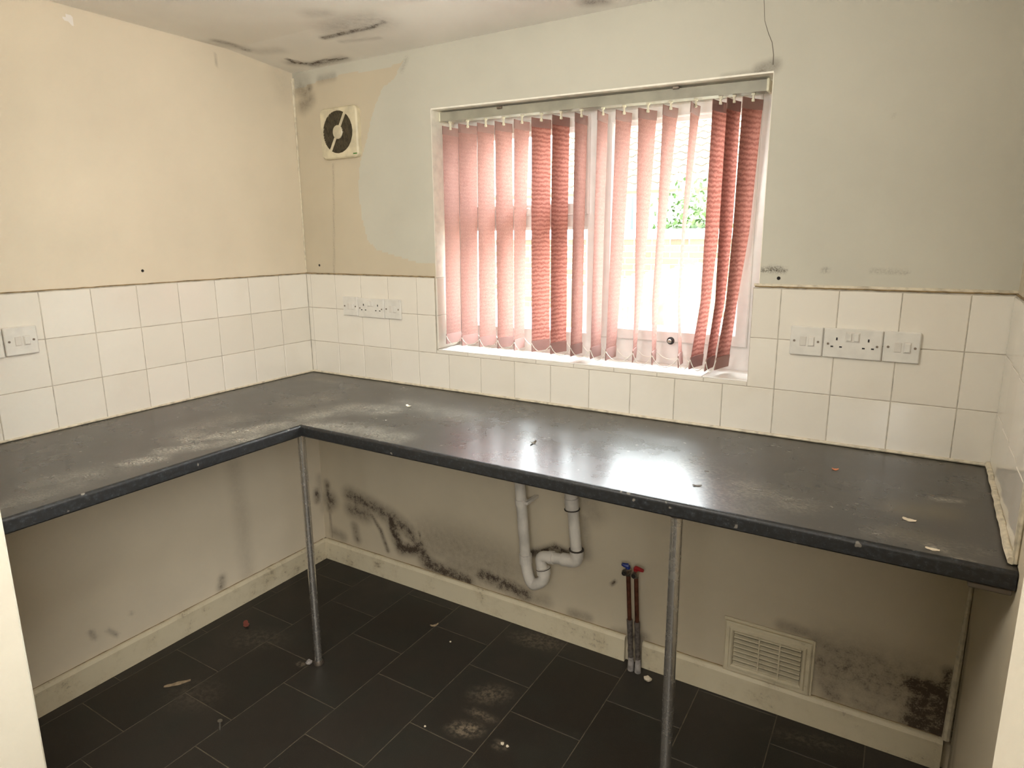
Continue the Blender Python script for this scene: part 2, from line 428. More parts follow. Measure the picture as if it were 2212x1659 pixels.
        if label: ob['label'] = label
        return ob
ORG = {}
def tag(o, label, cat, group=None, kind=None):
    o['label'] = label; o['category'] = cat
    if group: o['group'] = group
    if kind: o['kind'] = kind
    return o
def thing(name, loc, label, cat, group=None):
    o = bpy.data.objects.new(name, None); COL.objects.link(o); o.location = loc; o.empty_display_size = .05
    ORG[o.name] = tuple(map(float, loc)); return tag(o, label, cat, group)
def recentre(ob):
    """put a single-mesh thing's origin at its base"""
    me = ob.data; co = np.array([v.co[:] for v in me.vertices]); c = (co.min(0) + co.max(0)) / 2; c[2] = co[:, 2].min()
    me.transform(Matrix.Translation(Vector(-c))); ob.location = Vector(c) + ob.location; ORG[ob.name] = tuple(c); return ob
def dup(ob, loc, parent, name=None):
    c = ob.copy(); COL.objects.link(c); c.parent = parent; c.location = loc
    if name: c.name = name
    return c

# mask painting: soft strokes over a grid, in metres on the surface
def strokes(P, L):
    """P (n,3) points; L list of (list of 3D pts, radius, strength)"""
    out = np.zeros(len(P))
    for pts, r, k in L:
        pts = [np.array(p, float) for p in pts]
        if len(pts) == 1: pts = pts * 2
        for a, b in zip(pts[:-1], pts[1:]):
            ab = b - a; L2 = max(ab @ ab, 1e-12)
            t = np.clip(((P - a) @ ab) / L2, 0, 1); d = np.linalg.norm(P - (a + t[:, None] * ab), axis=1)
            x = np.clip(1.9 - d / r, 0, 1.9) / 1.9; out = np.maximum(out, k * x * x * (3 - 2 * x))
    return np.clip(out, 0, 1)
def inpoly(px, py, poly):
    ins = np.zeros(len(px), bool); n = len(poly); j = n - 1
    for i in range(n):
        xi, yi = poly[i]; xj, yj = poly[j]
        c = ((yi > py) != (yj > py)) & (px < (xj - xi) * (py - yi) / (yj - yi + 1e-12) + xi)
        ins ^= c; j = i
    return ins
def gridsurf(name, us, vs_, fn, mat, masks, hole=None, extra=None, parent=None, flip=False, smooth=False):
    """grid of fn(u,v) with a 'mask' colour attribute; hole(uc,vc)->bool skips cells; extra MB joined"""
    U, V = np.meshgrid(us, vs_); X, Y, Z = fn(U.ravel(), V.ravel())
    P = np.stack([np.broadcast_to(X, U.size), np.broadcast_to(Y, U.size), np.broadcast_to(Z, U.size)], 1).astype(float)
    nu, nv = len(us), len(vs_)
    i, j = np.meshgrid(np.arange(nu - 1), np.arange(nv - 1)); i = i.ravel(); j = j.ravel()
    if hole is not None:
        uc = (us[i] + us[i + 1]) / 2; vc = (vs_[j] + vs_[j + 1]) / 2; kp = ~hole(uc, vc); i = i[kp]; j = j[kp]
    a = j * nu + i; F = np.stack([a, a + 1, a + nu + 1, a + nu], 1)
    if flip: F = F[:, ::-1]
    verts = P.tolist(); faces = F.tolist(); n0 = len(verts)
    if extra:
        verts += extra.v; faces += [tuple(q + n0 for q in f) for f in extra.f]
    o_ = ORG.get(parent.name, (0, 0, 0)) if parent else (0, 0, 0)
    me = bpy.data.meshes.new(name); me.from_pydata([(x - o_[0], y - o_[1], z - o_[2]) for x, y, z in verts], [], faces); me.update()
    me.materials.append(M[mat])
    ca = me.color_attributes.new('mask', 'FLOAT_COLOR', 'POINT')
    cols = np.zeros((len(verts), 4)); cols[:, 3] = 1
    R, G, B = masks(P)
    cols[:n0, 0] = R; cols[:n0, 1] = G; cols[:n0, 2] = B
    ca.data.foreach_set('color', cols.ravel())
    if smooth: me.polygons.foreach_set('use_smooth', [True] * len(me.polygons))
    ob = bpy.data.objects.new(name, me); COL.objects.link(ob)
    if parent: ob.parent = parent
    ORG[ob.name] = o_; return ob
def seg(*knots, step=.01):
    out = [knots[0]]
    for a, b in zip(knots[:-1], knots[1:]):
        n = max(1, int(round((b - a) / step))); out += list(np.linspace(a, b, n + 1)[1:])
    return np.array(out)

# ================================================================== SHELL
HX0, HX1, HZ0, HZ1 = .735, 1.941, 1.097, 1.99      # window opening
def hz(x): return .012 - .0207 * (np.clip(x, HX0, HX1) - HX0)
def zmap(x, z):
    w = np.clip(np.minimum((z - 1.42) / (HZ1 - 1.42), (2.2 - z) / (2.2 - HZ1)), 0, 1); return z + hz(x) * w
THK = .27
body = MB()
body.box(-.2, HX0, .002, THK, -.1, CZ + .1); body.box(HX1, XR + .2, .002, THK, -.1, CZ + .1)
body.box(HX0, HX1, .002, THK, -.1, HZ0 - .008)
zl, zr = HZ1 + float(hz(HX0)), HZ1 + float(hz(HX1))
body.add([(HX0, .002, zl), (HX1, .002, zr), (HX1, THK, zr), (HX0, THK, zl), (HX0, .002, CZ + .1), (HX1, .002, CZ + .1), (HX1, THK, CZ + .1), (HX0, THK, CZ + .1)],
         [(0, 3, 2, 1), (4, 5, 6, 7), (0, 1, 5, 4), (1, 2, 6, 5), (2, 3, 7, 6), (3, 0, 4, 7)])
patch_px = [(600, 196), (650, 190), (700, 170), (760, 158), (840, 145), (872, 132), (850, 170), (826, 190), (806, 240), (792, 300), (778, 350), (774, 400), (781, 470), (795, 520), (815, 540), (850, 552), (900, 566), (960, 574), (960, 640), (600, 640)]
def m_window(P):
    poly = [tuple(Wp(u, v)[[0, 2]]) for u, v in patch_px]
    R = inpoly(P[:, 0], P[:, 2], poly).astype(float)
    R = np.maximum(R, (P[:, 2] < .92) * 1.0)
    W3 = lambda *q: [Wp(u, v) for u, v in q]
    S = [(W3((706, 1045), (712, 1100)), .014, .7), (W3((714, 1080)), .03, .8), (W3((722, 1150), (740, 1160)), .02, .5), (W3((712, 1105), (718, 1160)), .006, .6),
         (W3((755, 1070), (800, 1092), (845, 1118), (885, 1150)), .028, .75), (W3((760, 1100), (790, 1110)), .03, .7),
         (W3((795, 1100), (822, 1145), (838, 1190)), .009, .75), (W3((845, 1125), (856, 1160), (866, 1184), (905, 1188)), .022, .95), (W3((860, 1130), (905, 1178)), .022, .7),
         (W3((905, 1180), (925, 1218), (970, 1240), (1010, 1255)), .03, .85), (W3((930, 1170), (1010, 1190), (1090, 1230)), .07, .42), (W3((980, 1220), (1060, 1240)), .05, .45),
         (W3((1040, 1240), (1090, 1262), (1135, 1285)), .026, .85), (W3((1100, 1285), (1180, 1300)), .02, .4), (W3((766, 1135), (772, 1165)), .016, .6),
         (W3((905, 1150), (912, 1180)), .006, .7),
         (W3((1148, 1195), (1175, 1190), (1200, 1182), (1235, 1200)), .012, .85), (W3((1265, 1075), (1285, 1110)), .03, .3), (W3((1262, 1120), (1268, 1200)), .014, .35),
         (W3((1235, 1325), (1270, 1335)), .014, .5), (W3((1330, 1370), (1390, 1378)), .016, .6), (W3((1322, 1262), (1328, 1256)), .006, .9),
         (W3((1768, 1385), (1800, 1405), (1900, 1430)), .028, .55), (W3((1775, 1430), (1800, 1500)), .03, .6), (W3((1810, 1440), (1960, 1490)), .075, .58),
         (W3((1850, 1520), (1960, 1560)), .03, .5), (W3((1975, 1480), (2035, 1500), (2030, 1580), (1975, 1560), (1990, 1520)), .035, .95), (W3((2048, 1450), (2040, 1500)), .012, .85),
         (W3((1690, 1352), (1745, 1368)), .014, .5), (W3((1640, 152), (1672, 142)), .012, .6), (W3((1560, 168), (1640, 155)), .008, .35),
         (W3((648, 190), (668, 215), (655, 228)), .022, .55), (W3((668, 190)), .012, .7), (W3((690, 172), (720, 165)), .012, .35), (W3((640, 175), (655, 180)), .03, .3),
         (W3((1380, 1400), (1390, 1440)), .02, .5)]
    G = strokes(P, [(p_, r_ * (1.35 if r_ > .01 else 1.1), min(k_ * 1.05, 1)) for p_, r_, k_ in S])
    B = strokes(P, [(W3((1640, 583), (1695, 585)), .006, .9), (W3((1660, 578), (1685, 579)), .005, .8), (W3((1780, 583), (1786, 584)), .005, .6), (W3((720, 355), (722, 588)), .004, .35),
                    (W3((1880, 585), (1960, 588)), .004, .4), (W3((878, 128), (868, 150)), .01, .25), (W3((1930, 250)), .006, .2)])
    return R, G, B
xs = seg(0, HX0, HX1, XR, step=.008); zs = seg(0, HZ0 - .008, HZ1, CZ + .0, step=.008)
wall_back = gridsurf('wall_back', xs, zs, lambda u, v: (u, 0 * u, zmap(u, v)), 'wall_new', m_window,
                     hole=lambda u, v: (u > HX0) & (u < HX1) & (v > HZ0 - .008) & (v < HZ1), extra=body)
wall_back['kind'] = 'structure'

def m_left(P):
    L3 = lambda *q: [Lp(u, v) for u, v in q]
    G = strokes(P, [(L3((480, 1250), (478, 1268)), .018, .6), (L3((196, 1365), (204, 1378)), .008, .6), (L3((235, 1362), (252, 1372)), .008, .5), (L3((284, 1325)), .008, .4),
                    (L3((684, 1062), (686, 1080)), .018, .8), (L3((505, 1010), (520, 1100), (535, 1240)), .035, .22), (L3((690, 1030), (700, 1100)), .02, .3),  # includes one faint, tall darker streak below the worktop
                    (L3((600, 160), (615, 200)), .05, .14), (L3((466, 118), (468, 140)), .004, .35)])
    poly = [tuple(Lp(u, v)[[1, 2]]) for u, v in ((130, 34), (158, 30), (161, 62), (150, 50))]
    R = inpoly(P[:, 1], P[:, 2], poly).astype(float)
    return R, G, 0 * R
lb = MB(); lb.box(-.2, -.002, -1.62, .1, -.1, CZ + .1)
wall_left = gridsurf('wall_left', seg(-1.52, 0, step=.01), seg(0, CZ, step=.01), lambda u, v: (0 * u, u, v), 'wall_left', m_left, extra=lb, flip=True)
wall_left['kind'] = 'structure'
# right wall, running slightly out of square
def rx(y): return XR + .024 * y
rb = MB(); rb.add([(rx(0) + .002, .0, -.1), (rx(-1.62) + .002, -1.62, -.1), (rx(0) + .2, -1.62, -.1), (rx(0) + .2, .0, -.1),
                   (rx(0) + .002, .0, CZ + .1), (rx(-1.62) + .002, -1.62, CZ + .1), (rx(0) + .2, -1.62, CZ + .1), (rx(0) + .2, .0, CZ + .1)],
                  [(0, 3, 2, 1), (4, 5, 6, 7), (0, 1, 5, 4), (1, 2, 6, 5), (2, 3, 7, 6), (3, 0, 4, 7)])
def m_right(P):
    A = [rx(-.03), -.03, .0]; B_ = [rx(-.04), -.04, .45]
    return 0 * P[:, 0] + 1, strokes(P, [([A, B_], .03, .55), ([[rx(-.12), -.12, 0], [rx(-.1), -.1, .2]], .03, .3)]), 0 * P[:, 0]
wall_right = gridsurf('wall_right', seg(-1.52, 0, step=.02), seg(0, CZ, step=.02), lambda u, v: (rx(u), u, v), 'wall_new', m_right, extra=rb)
wall_right['kind'] = 'structure'
# ceiling with the slightly sloped strip along the window wall
def cz(y): return np.where(y > -.3, 2.222 + (CZ - 2.222) * np.clip(-y / .3, 0, 1), CZ)
def Cp(u, v):
    y = -.2
    p = hit(u, v, 2, CZ)
    if p[1] > -.3:
        for _ in range(8): p = hit(u, v, 2, float(cz(p[1])))
    return p
def m_ceil(P):
    C3 = lambda *q: [Cp(u, v) for u, v in q]
    G = strokes(P, [(C3((622, 128), (640, 136), (672, 138), (700, 130), (748, 126)), .010, .95), (C3((630, 136), (680, 140), (740, 126)), .028, .5),
                    (C3((466, 88), (492, 94), (515, 102), (535, 108)), .02, .62), (C3((440, 92), (560, 112), (600, 108)), .03, .25),
                    (C3((700, 82), (740, 72), (800, 60), (830, 48)), .014, .8), (C3((730, 60), (770, 48), (800, 46)), .07, .42), (C3((680, 30), (700, 30)), .04, .3),
                    (C3((738, 90), (818, 82)), .012, .3), (C3((1268, 4), (1300, 2)), .03, .6), (C3((860, 120), (880, 118)), .01, .15)])
    B = strokes(P, [(C3((700, 82), (810, 58)), .005, .6), (C3((632, 130), (672, 142), (740, 128)), .006, .8)])
    return 0 * G, G, B
cb = MB(); cb.box(-.2, XR + .3, -1.6, THK, CZ + .002, CZ + .2)
ceiling = gridsurf('ceiling', seg(-.0, XR, step=.012), seg(-1.6, -.3, 0, step=.012), lambda u, v: (u, v, cz(v)), 'ceiling', m_ceil, extra=cb, flip=True)
ceiling['kind'] = 'structure'

# floor: joint bed + individual tiles
fb = MB(); fb.box(-.2, XR + .3, -5.2, THK, -.1, -.0008)
floor = fb.build('floor', 'fjoint', kind='structure')
FX0, FPX_, FPY_ = .0655, .2533, .336
def tile_mesh(name, w, h, t, ch, mat, axis):
    """a thin chamfered tile centred at the origin in its plane, back at 0, front at t along the axis"""
    a, b = w / 2, h / 2
    vs = [(-a, -b, 0), (a, -b, 0), (a, b, 0), (-a, b, 0), (-a, -b, t - ch), (a, -b, t - ch), (a, b, t - ch), (-a, b, t - ch),
          (-a + ch, -b + ch, t), (a - ch, -b + ch, t), (a - ch, b - ch, t), (-a + ch, b - ch, t)]
    fs = [(0, 3, 2, 1)] + [(i, (i + 1) % 4, 4 + (i + 1) % 4, 4 + i) for i in range(4)] + [(4 + i, 4 + (i + 1) % 4, 8 + (i + 1) % 4, 8 + i) for i in range(4)] + [(8, 9, 10, 11)]
    if axis == '-y': vs = [(x, -z, y) for x, y, z in vs]
    elif axis == '+x': vs = [(z, x, y) for x, y, z in vs]
    elif axis == '-x': vs = [(-z, -x, y) for x, y, z in vs]
    me = bpy.data.meshes.new(name); me.from_pydata(vs, [], fs); me.update(); me.materials.append(M[mat]); return me
TM = {}
def put_tile(cx, cy, cz_, w, h, parent, axis='-y', t=.006, ch=.0012, mat='tile', name='tile'):
    if w < .004 or h < .004: return
    key = (round(w, 4), round(h, 4), axis, mat, t)
    if key not in TM: TM[key] = tile_mesh(name, w, h, t, ch, mat, axis)
    o = bpy.data.objects.new(name, TM[key]); COL.objects.link(o); o.parent = parent; o.location = (cx, cy, cz_)
FG = .0030
for k in range(-1, 11):
    x0 = FX0 + FPX_ * k; x1 = x0 + FPX_; x0c, x1c = max(x0, 0), min(x1, XR)
    if x1c - x0c < .01: continue
    off = (-.401 + .2085 * (k - 2)) % FPY_
    y = off - FPY_ * 12
    while y < 0:
        y0, y1 = max(y, -3.2), min(y + FPY_, 0); y += FPY_
        if y1 - y0 < .01: continue
        put_tile((x0c + x1c) / 2, (y0 + y1) / 2, -.0035, x1c - x0c - FG, y1 - y0 - FG, floor, axis='+z', t=.0035, ch=.0006, mat='ftile')

# near wall: the two jambs of the wide doorway the picture is taken through
JX0, JX1, JY = .694, 2.402, -1.49
for nm, a, b in (('wall_front', -.2, JX0), ('wall_front_right', JX1, XR + .3)):
    w = MB(); w.box(a, b, -1.70, JY, -.05, CZ + .1, .004); o = w.build(nm, 'wall_low', kind='structure')
# hall behind the camera
h = MB(); h.box(-1.2, -1.0, -5.2, -1.7, -.05, 2.5); h.build('wall_hall_left', 'wall_low', kind='structure')
h = MB(); h.box(4.2, 4.4, -5.2, -1.7, -.05, 2.5); h.build('wall_hall_right', 'wall_low', kind='structure')
h = MB(); h.box(-1.2, 4.4, -5.3, -5.1, -.05, 2.5)
h.build('wall_hall_back', 'wall_low', kind='structure')
h = MB(); h.box(-1.2, 4.4, -5.3, -1.6, 2.35, 2.5); h.build('ceiling_hall', 'ceiling', kind='structure')
h = MB(); h.box(-1.2, -.2, -5.3, -1.6, -.1, -.002); h.box(XR + .3, 4.4, -5.3, -1.6, -.1, -.002); h.build('floor_hall', 'ftile', kind='structure')
h = MB(); h.box(-1.2, -.2, -1.7, -1.5, -.05, 2.5); h.box(XR + .3, 4.4, -1.7, -1.5, -.05, 2.5); h.build('wall_hall_front', 'wall_low', kind='structure')

# skirtings
def skirt(name, p0, p1, nrm, h=.099, t=.018):
    A = Vector(p0); B_ = Vector(p1); N_ = Vector(nrm); b = MB(); vs = []
    for P in (A, B_):
        for (d, z) in ((0, 0), (t, 0), (t, h - .012), (t - .006, h - .002), (t - .010, h), (0, h)):
            q = P + N_ * d; vs.append((q.x, q.y, z))
    n = 6; b.add(vs, [tuple(range(6)), tuple(range(6, 12))[::-1]] + [(i, i + n, (i + 1) % n + n, (i + 1) % n) for i in range(n)])
    o = b.build(name, 'skirting', kind='structure'); return o
skirt('baseboard_back', (0, 0, 0), (1.562, 0, 0), (0, -1, 0)); skirt('baseboard_back_right', (1.628, 0, 0), (XR - .02, 0, 0), (0, -1, 0))
skirt('baseboard_left', (0, 0, 0), (0, JY, 0), (1, 0, 0))
for pts_ in ([(.02, -.001, .1), (1.56, -.001, .1)], [(1.63, -.001, .1), (XR - .03, -.001, .1)], [(.001, -.02, .1), (.001, JY, .1)]):
    q_ = MB(); A_, B2_ = np.array(pts_[0]), np.array(pts_[1]); pp = [A_ + (B2_ - A_) * t for t in np.linspace(0, 1, 50)]
    q_.tube([(p[0], p[1], .0995 + rng.uniform(-.0007, .0007)) for p in pp], [.0009 + .0014 * rng.rand() for _ in pp], 5); q_.build('caulk_gap', 'grime', wall_back if pts_[0][1] > -.01 else wall_left)
# corner bead up the right back corner
b = MB(); b.tube([(XR - .014, -.006, .10), (XR - .010, -.005, .35), (XR - .006, -.003, .62)], [.010, .009, .004], 8); b.build('trim_1', 'bead', smooth=True, kind='structure')

# ------------------------------------------------------------------ wall tiles
ZR = [WT, WT + .1468, WT + .2988, WT + .447]       # row lines
G_ = .0022
# grout beds
gb = MB(); TT = ZR[3] + .002
gb.box(0, HX0 - .006, -.0045, 0, WT + .001, TT); gb.box(HX1 - .015, XR, -.0045, 0, WT + .001, TT); gb.box(HX0 - .006, HX1 - .015, -.0045, 0, WT + .001, HZ0 - .004)
gb.build('grout', 'grout', wall_back)
gl_ = MB(); gl_.box(0, .0045, JY, 0, WT + .001, TT); gl_.build('grout', 'grout', wall_left)
gr_ = MB(); gr_.add([(rx(0), 0, WT + .001), (rx(-.6), -.6, WT + .001), (rx(-.6) - .0045, -.6, WT + .001), (rx(0) - .0045, 0, WT + .001), (rx(0), 0, TT), (rx(-.6), -.6, TT), (rx(-.6) - .0045, -.6, TT), (rx(0) - .0045, 0, TT)],
                   [(0, 1, 2, 3), (4, 7, 6, 5), (0, 4, 5, 1), (1, 5, 6, 2), (2, 6, 7, 3), (3, 7, 4, 0)]); gr_.build('grout', 'grout', wall_right)
def band(x0, x1, z0, z1):
    put_tile((x0 + x1) / 2, 0, (z0 + z1) / 2, x1 - x0 - G_, z1 - z0 - G_, wall_back)
edges = [0.006] + [.0292 + .152 * k for k in range(17)] + [XR]
LT, RT = HX0 - .006, HX1 - .015
for x0, x1 in zip(edges[:-1], edges[1:]):
    band(x0, x1, ZR[0] + .003, ZR[1])
    for r in (1, 2):
        if x1 <= LT: band(x0, x1, ZR[r], ZR[r + 1])
        elif x0 < LT: band(x0, LT, ZR[r], ZR[r + 1])
        if x0 >= RT: band(x0, x1, ZR[r], ZR[r + 1])
        elif x1 > RT and x0 < RT: band(RT, x1, ZR[r], ZR[r + 1])
x = LT                                             # thin cut tiles under the sill
while x < RT:
    band(x, min(x + .152, RT), ZR[1], HZ0 - .004); x += .152
le = [0.006] + [.1585 + .152 * k for k in range(9)]; le = [e for e in le if e < -JY] + [-JY]
for a, b_ in zip(le[:-1], le[1:]):
    for r in range(3):
        z0 = ZR[r] + (.003 if r == 0 else 0)
        put_tile(0, -(a + b_) / 2, (z0 + ZR[r + 1]) / 2, b_ - a - G_, ZR[r + 1] - z0 - G_, wall_left, axis='+x')
for k in range(4):
    a, b_ = .152 * k + .006, min(.152 * (k + 1) + .006, .60)
    for r in range(3):
        z0 = ZR[r] + (.003 if r == 0 else 0); yc = -(a + b_) / 2
        put_tile(rx(yc), yc, (z0 + ZR[r + 1]) / 2, b_ - a - G_, ZR[r + 1] - z0 - G_, wall_right, axis='-x')
# plaster linings of the reveal
for nm, x0, x1, z0, z1 in (('reveal_lining', HX0 - .001, HX0 + .0008, ZR[3] + .002, None), ('reveal_lining', HX1 - .0008, HX1 + .001, ZR[3] + .002, None)):
    zt_ = HZ1 + float(hz(HX0 if x0 < 1 else HX1)); q_ = MB(); q_.box(x0, x1, -.0012, .146, z0, zt_); q_.build(nm, 'reveal', wall_back)
q_ = MB(); zl_, zr2_ = HZ1 + float(hz(HX0)), HZ1 + float(hz(HX1))
q_.add([(HX0, -.0012, zl_ - .001), (HX1, -.0012, zr2_ - .001), (HX1, .146, zr2_ - .001), (HX0, .146, zl_ - .001), (HX0, -.0012, zl_ + .004), (HX1, -.0012, zr2_ + .004), (HX1, .146, zr2_ + .004), (HX0, .146, zl_ + .004)],
       [(0, 3, 2, 1), (4, 5, 6, 7), (0, 1, 5, 4), (1, 2, 6, 5), (2, 3, 7, 6), (3, 0, 4, 7)]); q_.build('reveal_lining', 'reveal', wall_back)
# reveal and sill tiles
for z0, z1 in ((HZ0, ZR[2]), (ZR[2], ZR[3])):
    put_tile(HX0 - .003, .0695, (z0 + z1) / 2, .14, z1 - z0 - G_, wall_back, axis='+x', mat='tile')
    put_tile(HX1 - .0005, .0695, (z0 + z1) / 2, .14, z1 - z0 - G_, wall_back, axis='-x', mat='tile')
sb = MB(); sb.box(HX0, HX1, -.004, .145, HZ0 - .010, HZ0 - .0055); sb.build('sill_bed', 'grout', wall_back)
x = HX0 + .003; xe = [x]
while x < HX1 - .01: x = min(x + .150, HX1 - .003); xe.append(x)
for a, b_ in zip(xe[:-1], xe[1:]):
    put_tile((a + b_) / 2, .0695, HZ0 - .006, b_ - a - .002, .147, wall_back, axis='+z', mat='sill_tile')
# grimy caulk lines, sealant beads, crack, holes
def wob(a, b, n, amp, ax):
    P = [np.array(a) + (np.array(b) - np.array(a)) * t for t in np.linspace(0, 1, n)]
    for p in P: p[ax] += rng.uniform(-amp, amp)
    return P
g1 = MB(); g1.tube(wob((.004, -.004, TT + .002), (LT, -.004, TT + .002), 40, .0008, 2), .0028, 6); g1.tube(wob((RT + .004, -.003, TT + .003), (XR - .004, -.003, TT + .003), 50, .0008, 2), .0022, 6)
g1.build('grime_line', 'grime', wall_back)
g1 = MB(); g1.tube(wob((.004, -.004, TT + .002), (.004, JY, TT + .002), 60, .0008, 2), .0018, 6); g1.build('grime_line', 'grime', wall_left)
g1 = MB(); g1.tube(wob((rx(0) - .003, -.004, TT + .003), (rx(-.6) - .003, -.60, TT + .003), 20, .0008, 2), .0022, 6); g1.build('grime_line', 'grime', wall_right)
g1 = MB()
for zz, dx in ((TT + .012, 0),):
    g1.box(HX1 - .014, XR, -.0035, 0, TT + .0045, TT + .012, .001)
g1.build('top_strip', 'bead', wall_back)
s = MB(); s.tube(wob((.008, -.007, WT + .0048), (XR - .012, -.007, WT + .0048), 60, .0007, 1), .0046, 8); s.build('sealant_bead', 'bead', wall_back, smooth=True)
s = MB(); s.tube(wob((.007, -.008, WT + .0040), (.007, JY, WT + .0040), 40, .0005, 0), .0038, 8); s.build('sealant_bead', 'bead', wall_left, smooth=True)
s = MB(); s.tube(wob((rx(-.01) - .010, -.01, WT + .0085), (rx(-.6) - .012, -.615, WT + .0085), 26, .0014, 0), .0075, 7); s.build('sealant_bead', 'bead', wall_right, smooth=True)
s = MB(); s.box(rx(-.605) - .010, rx(-.605), -.616, -.602, WT + .001, TT + .01, .003); s.build('tile_edge_strip', 'bead', wall_right, smooth=True)
c = MB(); c.ribbon([Wp(u, v, -.0003) for u, v in ((1649, -30), (1651, 10), (1652, 45), (1660, 72), (1668, 92), (1671, 118), (1670, 140))], [.0008, .0012, .0012, .0016, .0018, .002, .003], (0, -1, 0)); c.build('crack', 'crack', wall_back)
c = MB(); c.tube([(.003, -.003, 2.2), (.004, -.003, 2.0), (.003, -.003, 1.7), (.003, -.003, TT)], [.008, .004, .0035, .003], 7); c.build('corner_filler', 'bead', wall_back, smooth=True)
for (p, ax) in ((Wp(1682, 601), (0, -1, 0)), (Wp(690, 573), (0, -1, 0)), (Lp(308, 585), (1, 0, 0))):
    c = MB(); c.lathe([(.0052, -.004), (.0052, .0004), (.0035, .0006)], p, ax, 12); c.build('screw_hole', 'hole', wall_back if ax[1] else wall_left)

# ================================================================== WINDOW
win = bpy.data.objects.new('window_1', None); COL.objects.link(win); win.location = (1.338, .145, HZ0); ORG['window_1'] = (1.338, .145, HZ0); win['kind'] = 'structure'
WY0, WY1 = .145, .21
f = MB(); oz0, oz1, ox0, ox1 = HZ0 - .01, 2.01, HX0 - .01, HX1 + .01
iz0, iz1, ix0, ix1 = 1.182, 1.945, .792, 1.888
fs_o = [(ox0, oz0), (ox1, oz0), (ox1, oz1), (ox0, oz1)]; fs_i = [(ix0, iz0), (ix1, iz0), (ix1, iz1), (ix0, iz1)]
vs = [(x, y, z) for (pp, y) in ((fs_o, WY1), (fs_o, WY0), (fs_i, WY0), (fs_i, WY1)) for (x, z) in pp]
f.add(vs, [(k * 4 + i, k * 4 + (i + 1) % 4, ((k + 1) % 4) * 4 + (i + 1) % 4, ((k + 1) % 4) * 4 + i) for k in range(4) for i in range(4)])
f.build('outer_frame', 'upvc', win)
f = MB(); f.box(1.315, 1.380, WY0 + .001, WY1 - .001, 1.18, 1.947); f.build('mullion', 'upvc', win)
f = MB(); f.box(.79, 1.3155, WY0 + .002, WY1 - .002, 1.570, 1.634); f.build('transom', 'upvc', win)
def rectloop(x0, x1, z0, z1, prof):
    """closed mitred frame: prof = list of (inset, y) around its section"""
    r = MB(); vs = []; fs = []; n = len(prof)
    for (i_, y) in prof: vs += [(x0 + i_, y, z0 + i_), (x1 - i_, y, z0 + i_), (x1 - i_, y, z1 - i_), (x0 + i_, y, z1 - i_)]
    for k in range(n):
        k2 = (k + 1) % n
        for i in range(4): fs.append((k * 4 + i, k * 4 + (i + 1) % 4, k2 * 4 + (i + 1) % 4, k2 * 4 + i))
    return r.add(vs, fs)
def ring(x0, x1, z0, z1, w, y0, y1, ch=.002):
    return rectloop(x0, x1, z0, z1, [(0, y1), (0, y0 + ch), (ch, y0), (w - ch, y0), (w, y0 + ch), (w, y1)])
def bead(x0, x1, z0, z1, w, y0):
    """chamfered glazing bead stepping back to the pane"""
    r = MB()
    for (a, bb, o1, o2) in ((0, 0, 0, 0),):
        pts_o = [(x0, z0), (x1, z0), (x1, z1), (x0, z1)]; pts_i = [(x0 + w, z0 + w), (x1 - w, z0 + w), (x1 - w, z1 - w), (x0 + w, z1 - w)]
        vs = [(px, y0, pz) for px, pz in pts_o] + [(px, y0 + .012, pz) for px, pz in pts_i] + [(px, y0 + .030, pz) for px, pz in pts_i] + [(px, y0 + .030, pz) for px, pz in pts_o]
        fs = []
        for lay in range(3):
            for i in range(4): fs.append((lay * 4 + i, lay * 4 + (i + 1) % 4, (lay + 1) * 4 + (i + 1) % 4, (lay + 1) * 4 + i))
        for i in range(4): fs.append((12 + i, 12 + (i + 1) % 4, (i + 1) % 4, i))
        r.add(vs, fs)
    return r
sash = ring(1.372, 1.890, 1.174, 1.950, .040, WY0 - .014, WY1 - .02, .004).build('casement_sash', 'upvc', win)
bead(1.410, 1.852, 1.212, 1.912, .014, WY0 - .006).build('glazing_bead', 'upvc', sash)
p = MB(); p.box(1.42, 1.842, WY0 + .016, WY0 + .020, 1.222, 1.902); p.build('pane', 'glass', sash)
vs_ = ring(.785, 1.322, 1.612, 1.950, .042, WY0 - .014, WY1 - .02, .004).build('vent_sash', 'upvc', win)
bead(.825, 1.282, 1.652, 1.910, .014, WY0 - .006).build('glazing_bead', 'upvc', vs_)
p = MB(); p.box(.835, 1.272, WY0 + .016, WY0 + .020, 1.660, 1.902); p.build('pane', 'glass', vs_)
bead(.790, 1.317, 1.178, 1.573, .014, WY0 + .004).build('glazing_bead', 'upvc', win)
p = MB(); p.box(.805, 1.300, WY0 + .024, WY0 + .028, 1.175, 1.560); p.build('pane', 'glass', win)
k = MB(); kp = Wp(1449, 736, WY0 - .014)
k.lathe([(.013, 0), (.013, .003), (.011, .006), (.008, .008)], (kp[0], WY0 - .014, kp[2]), (0, -1, 0), 20); kn = k.build('lock_button', 'slotm', win, smooth=True)
k = MB(); k.lathe([(.0065, .006), (.0065, .013), (.005, .015)], (kp[0] - .001, WY0 - .014, kp[2]), (0, -1, 0), 16); k.build('key_barrel', 'steel', kn, smooth=True)
k = MB(); k.box(1.02, 1.09, WY0 - .030, WY0 - .012, 1.618, 1.640, .003); k.box(1.045, 1.065, WY0 - .055, WY0 - .028, 1.600, 1.632, .003); k.build('vent_handle', 'upvc', win)

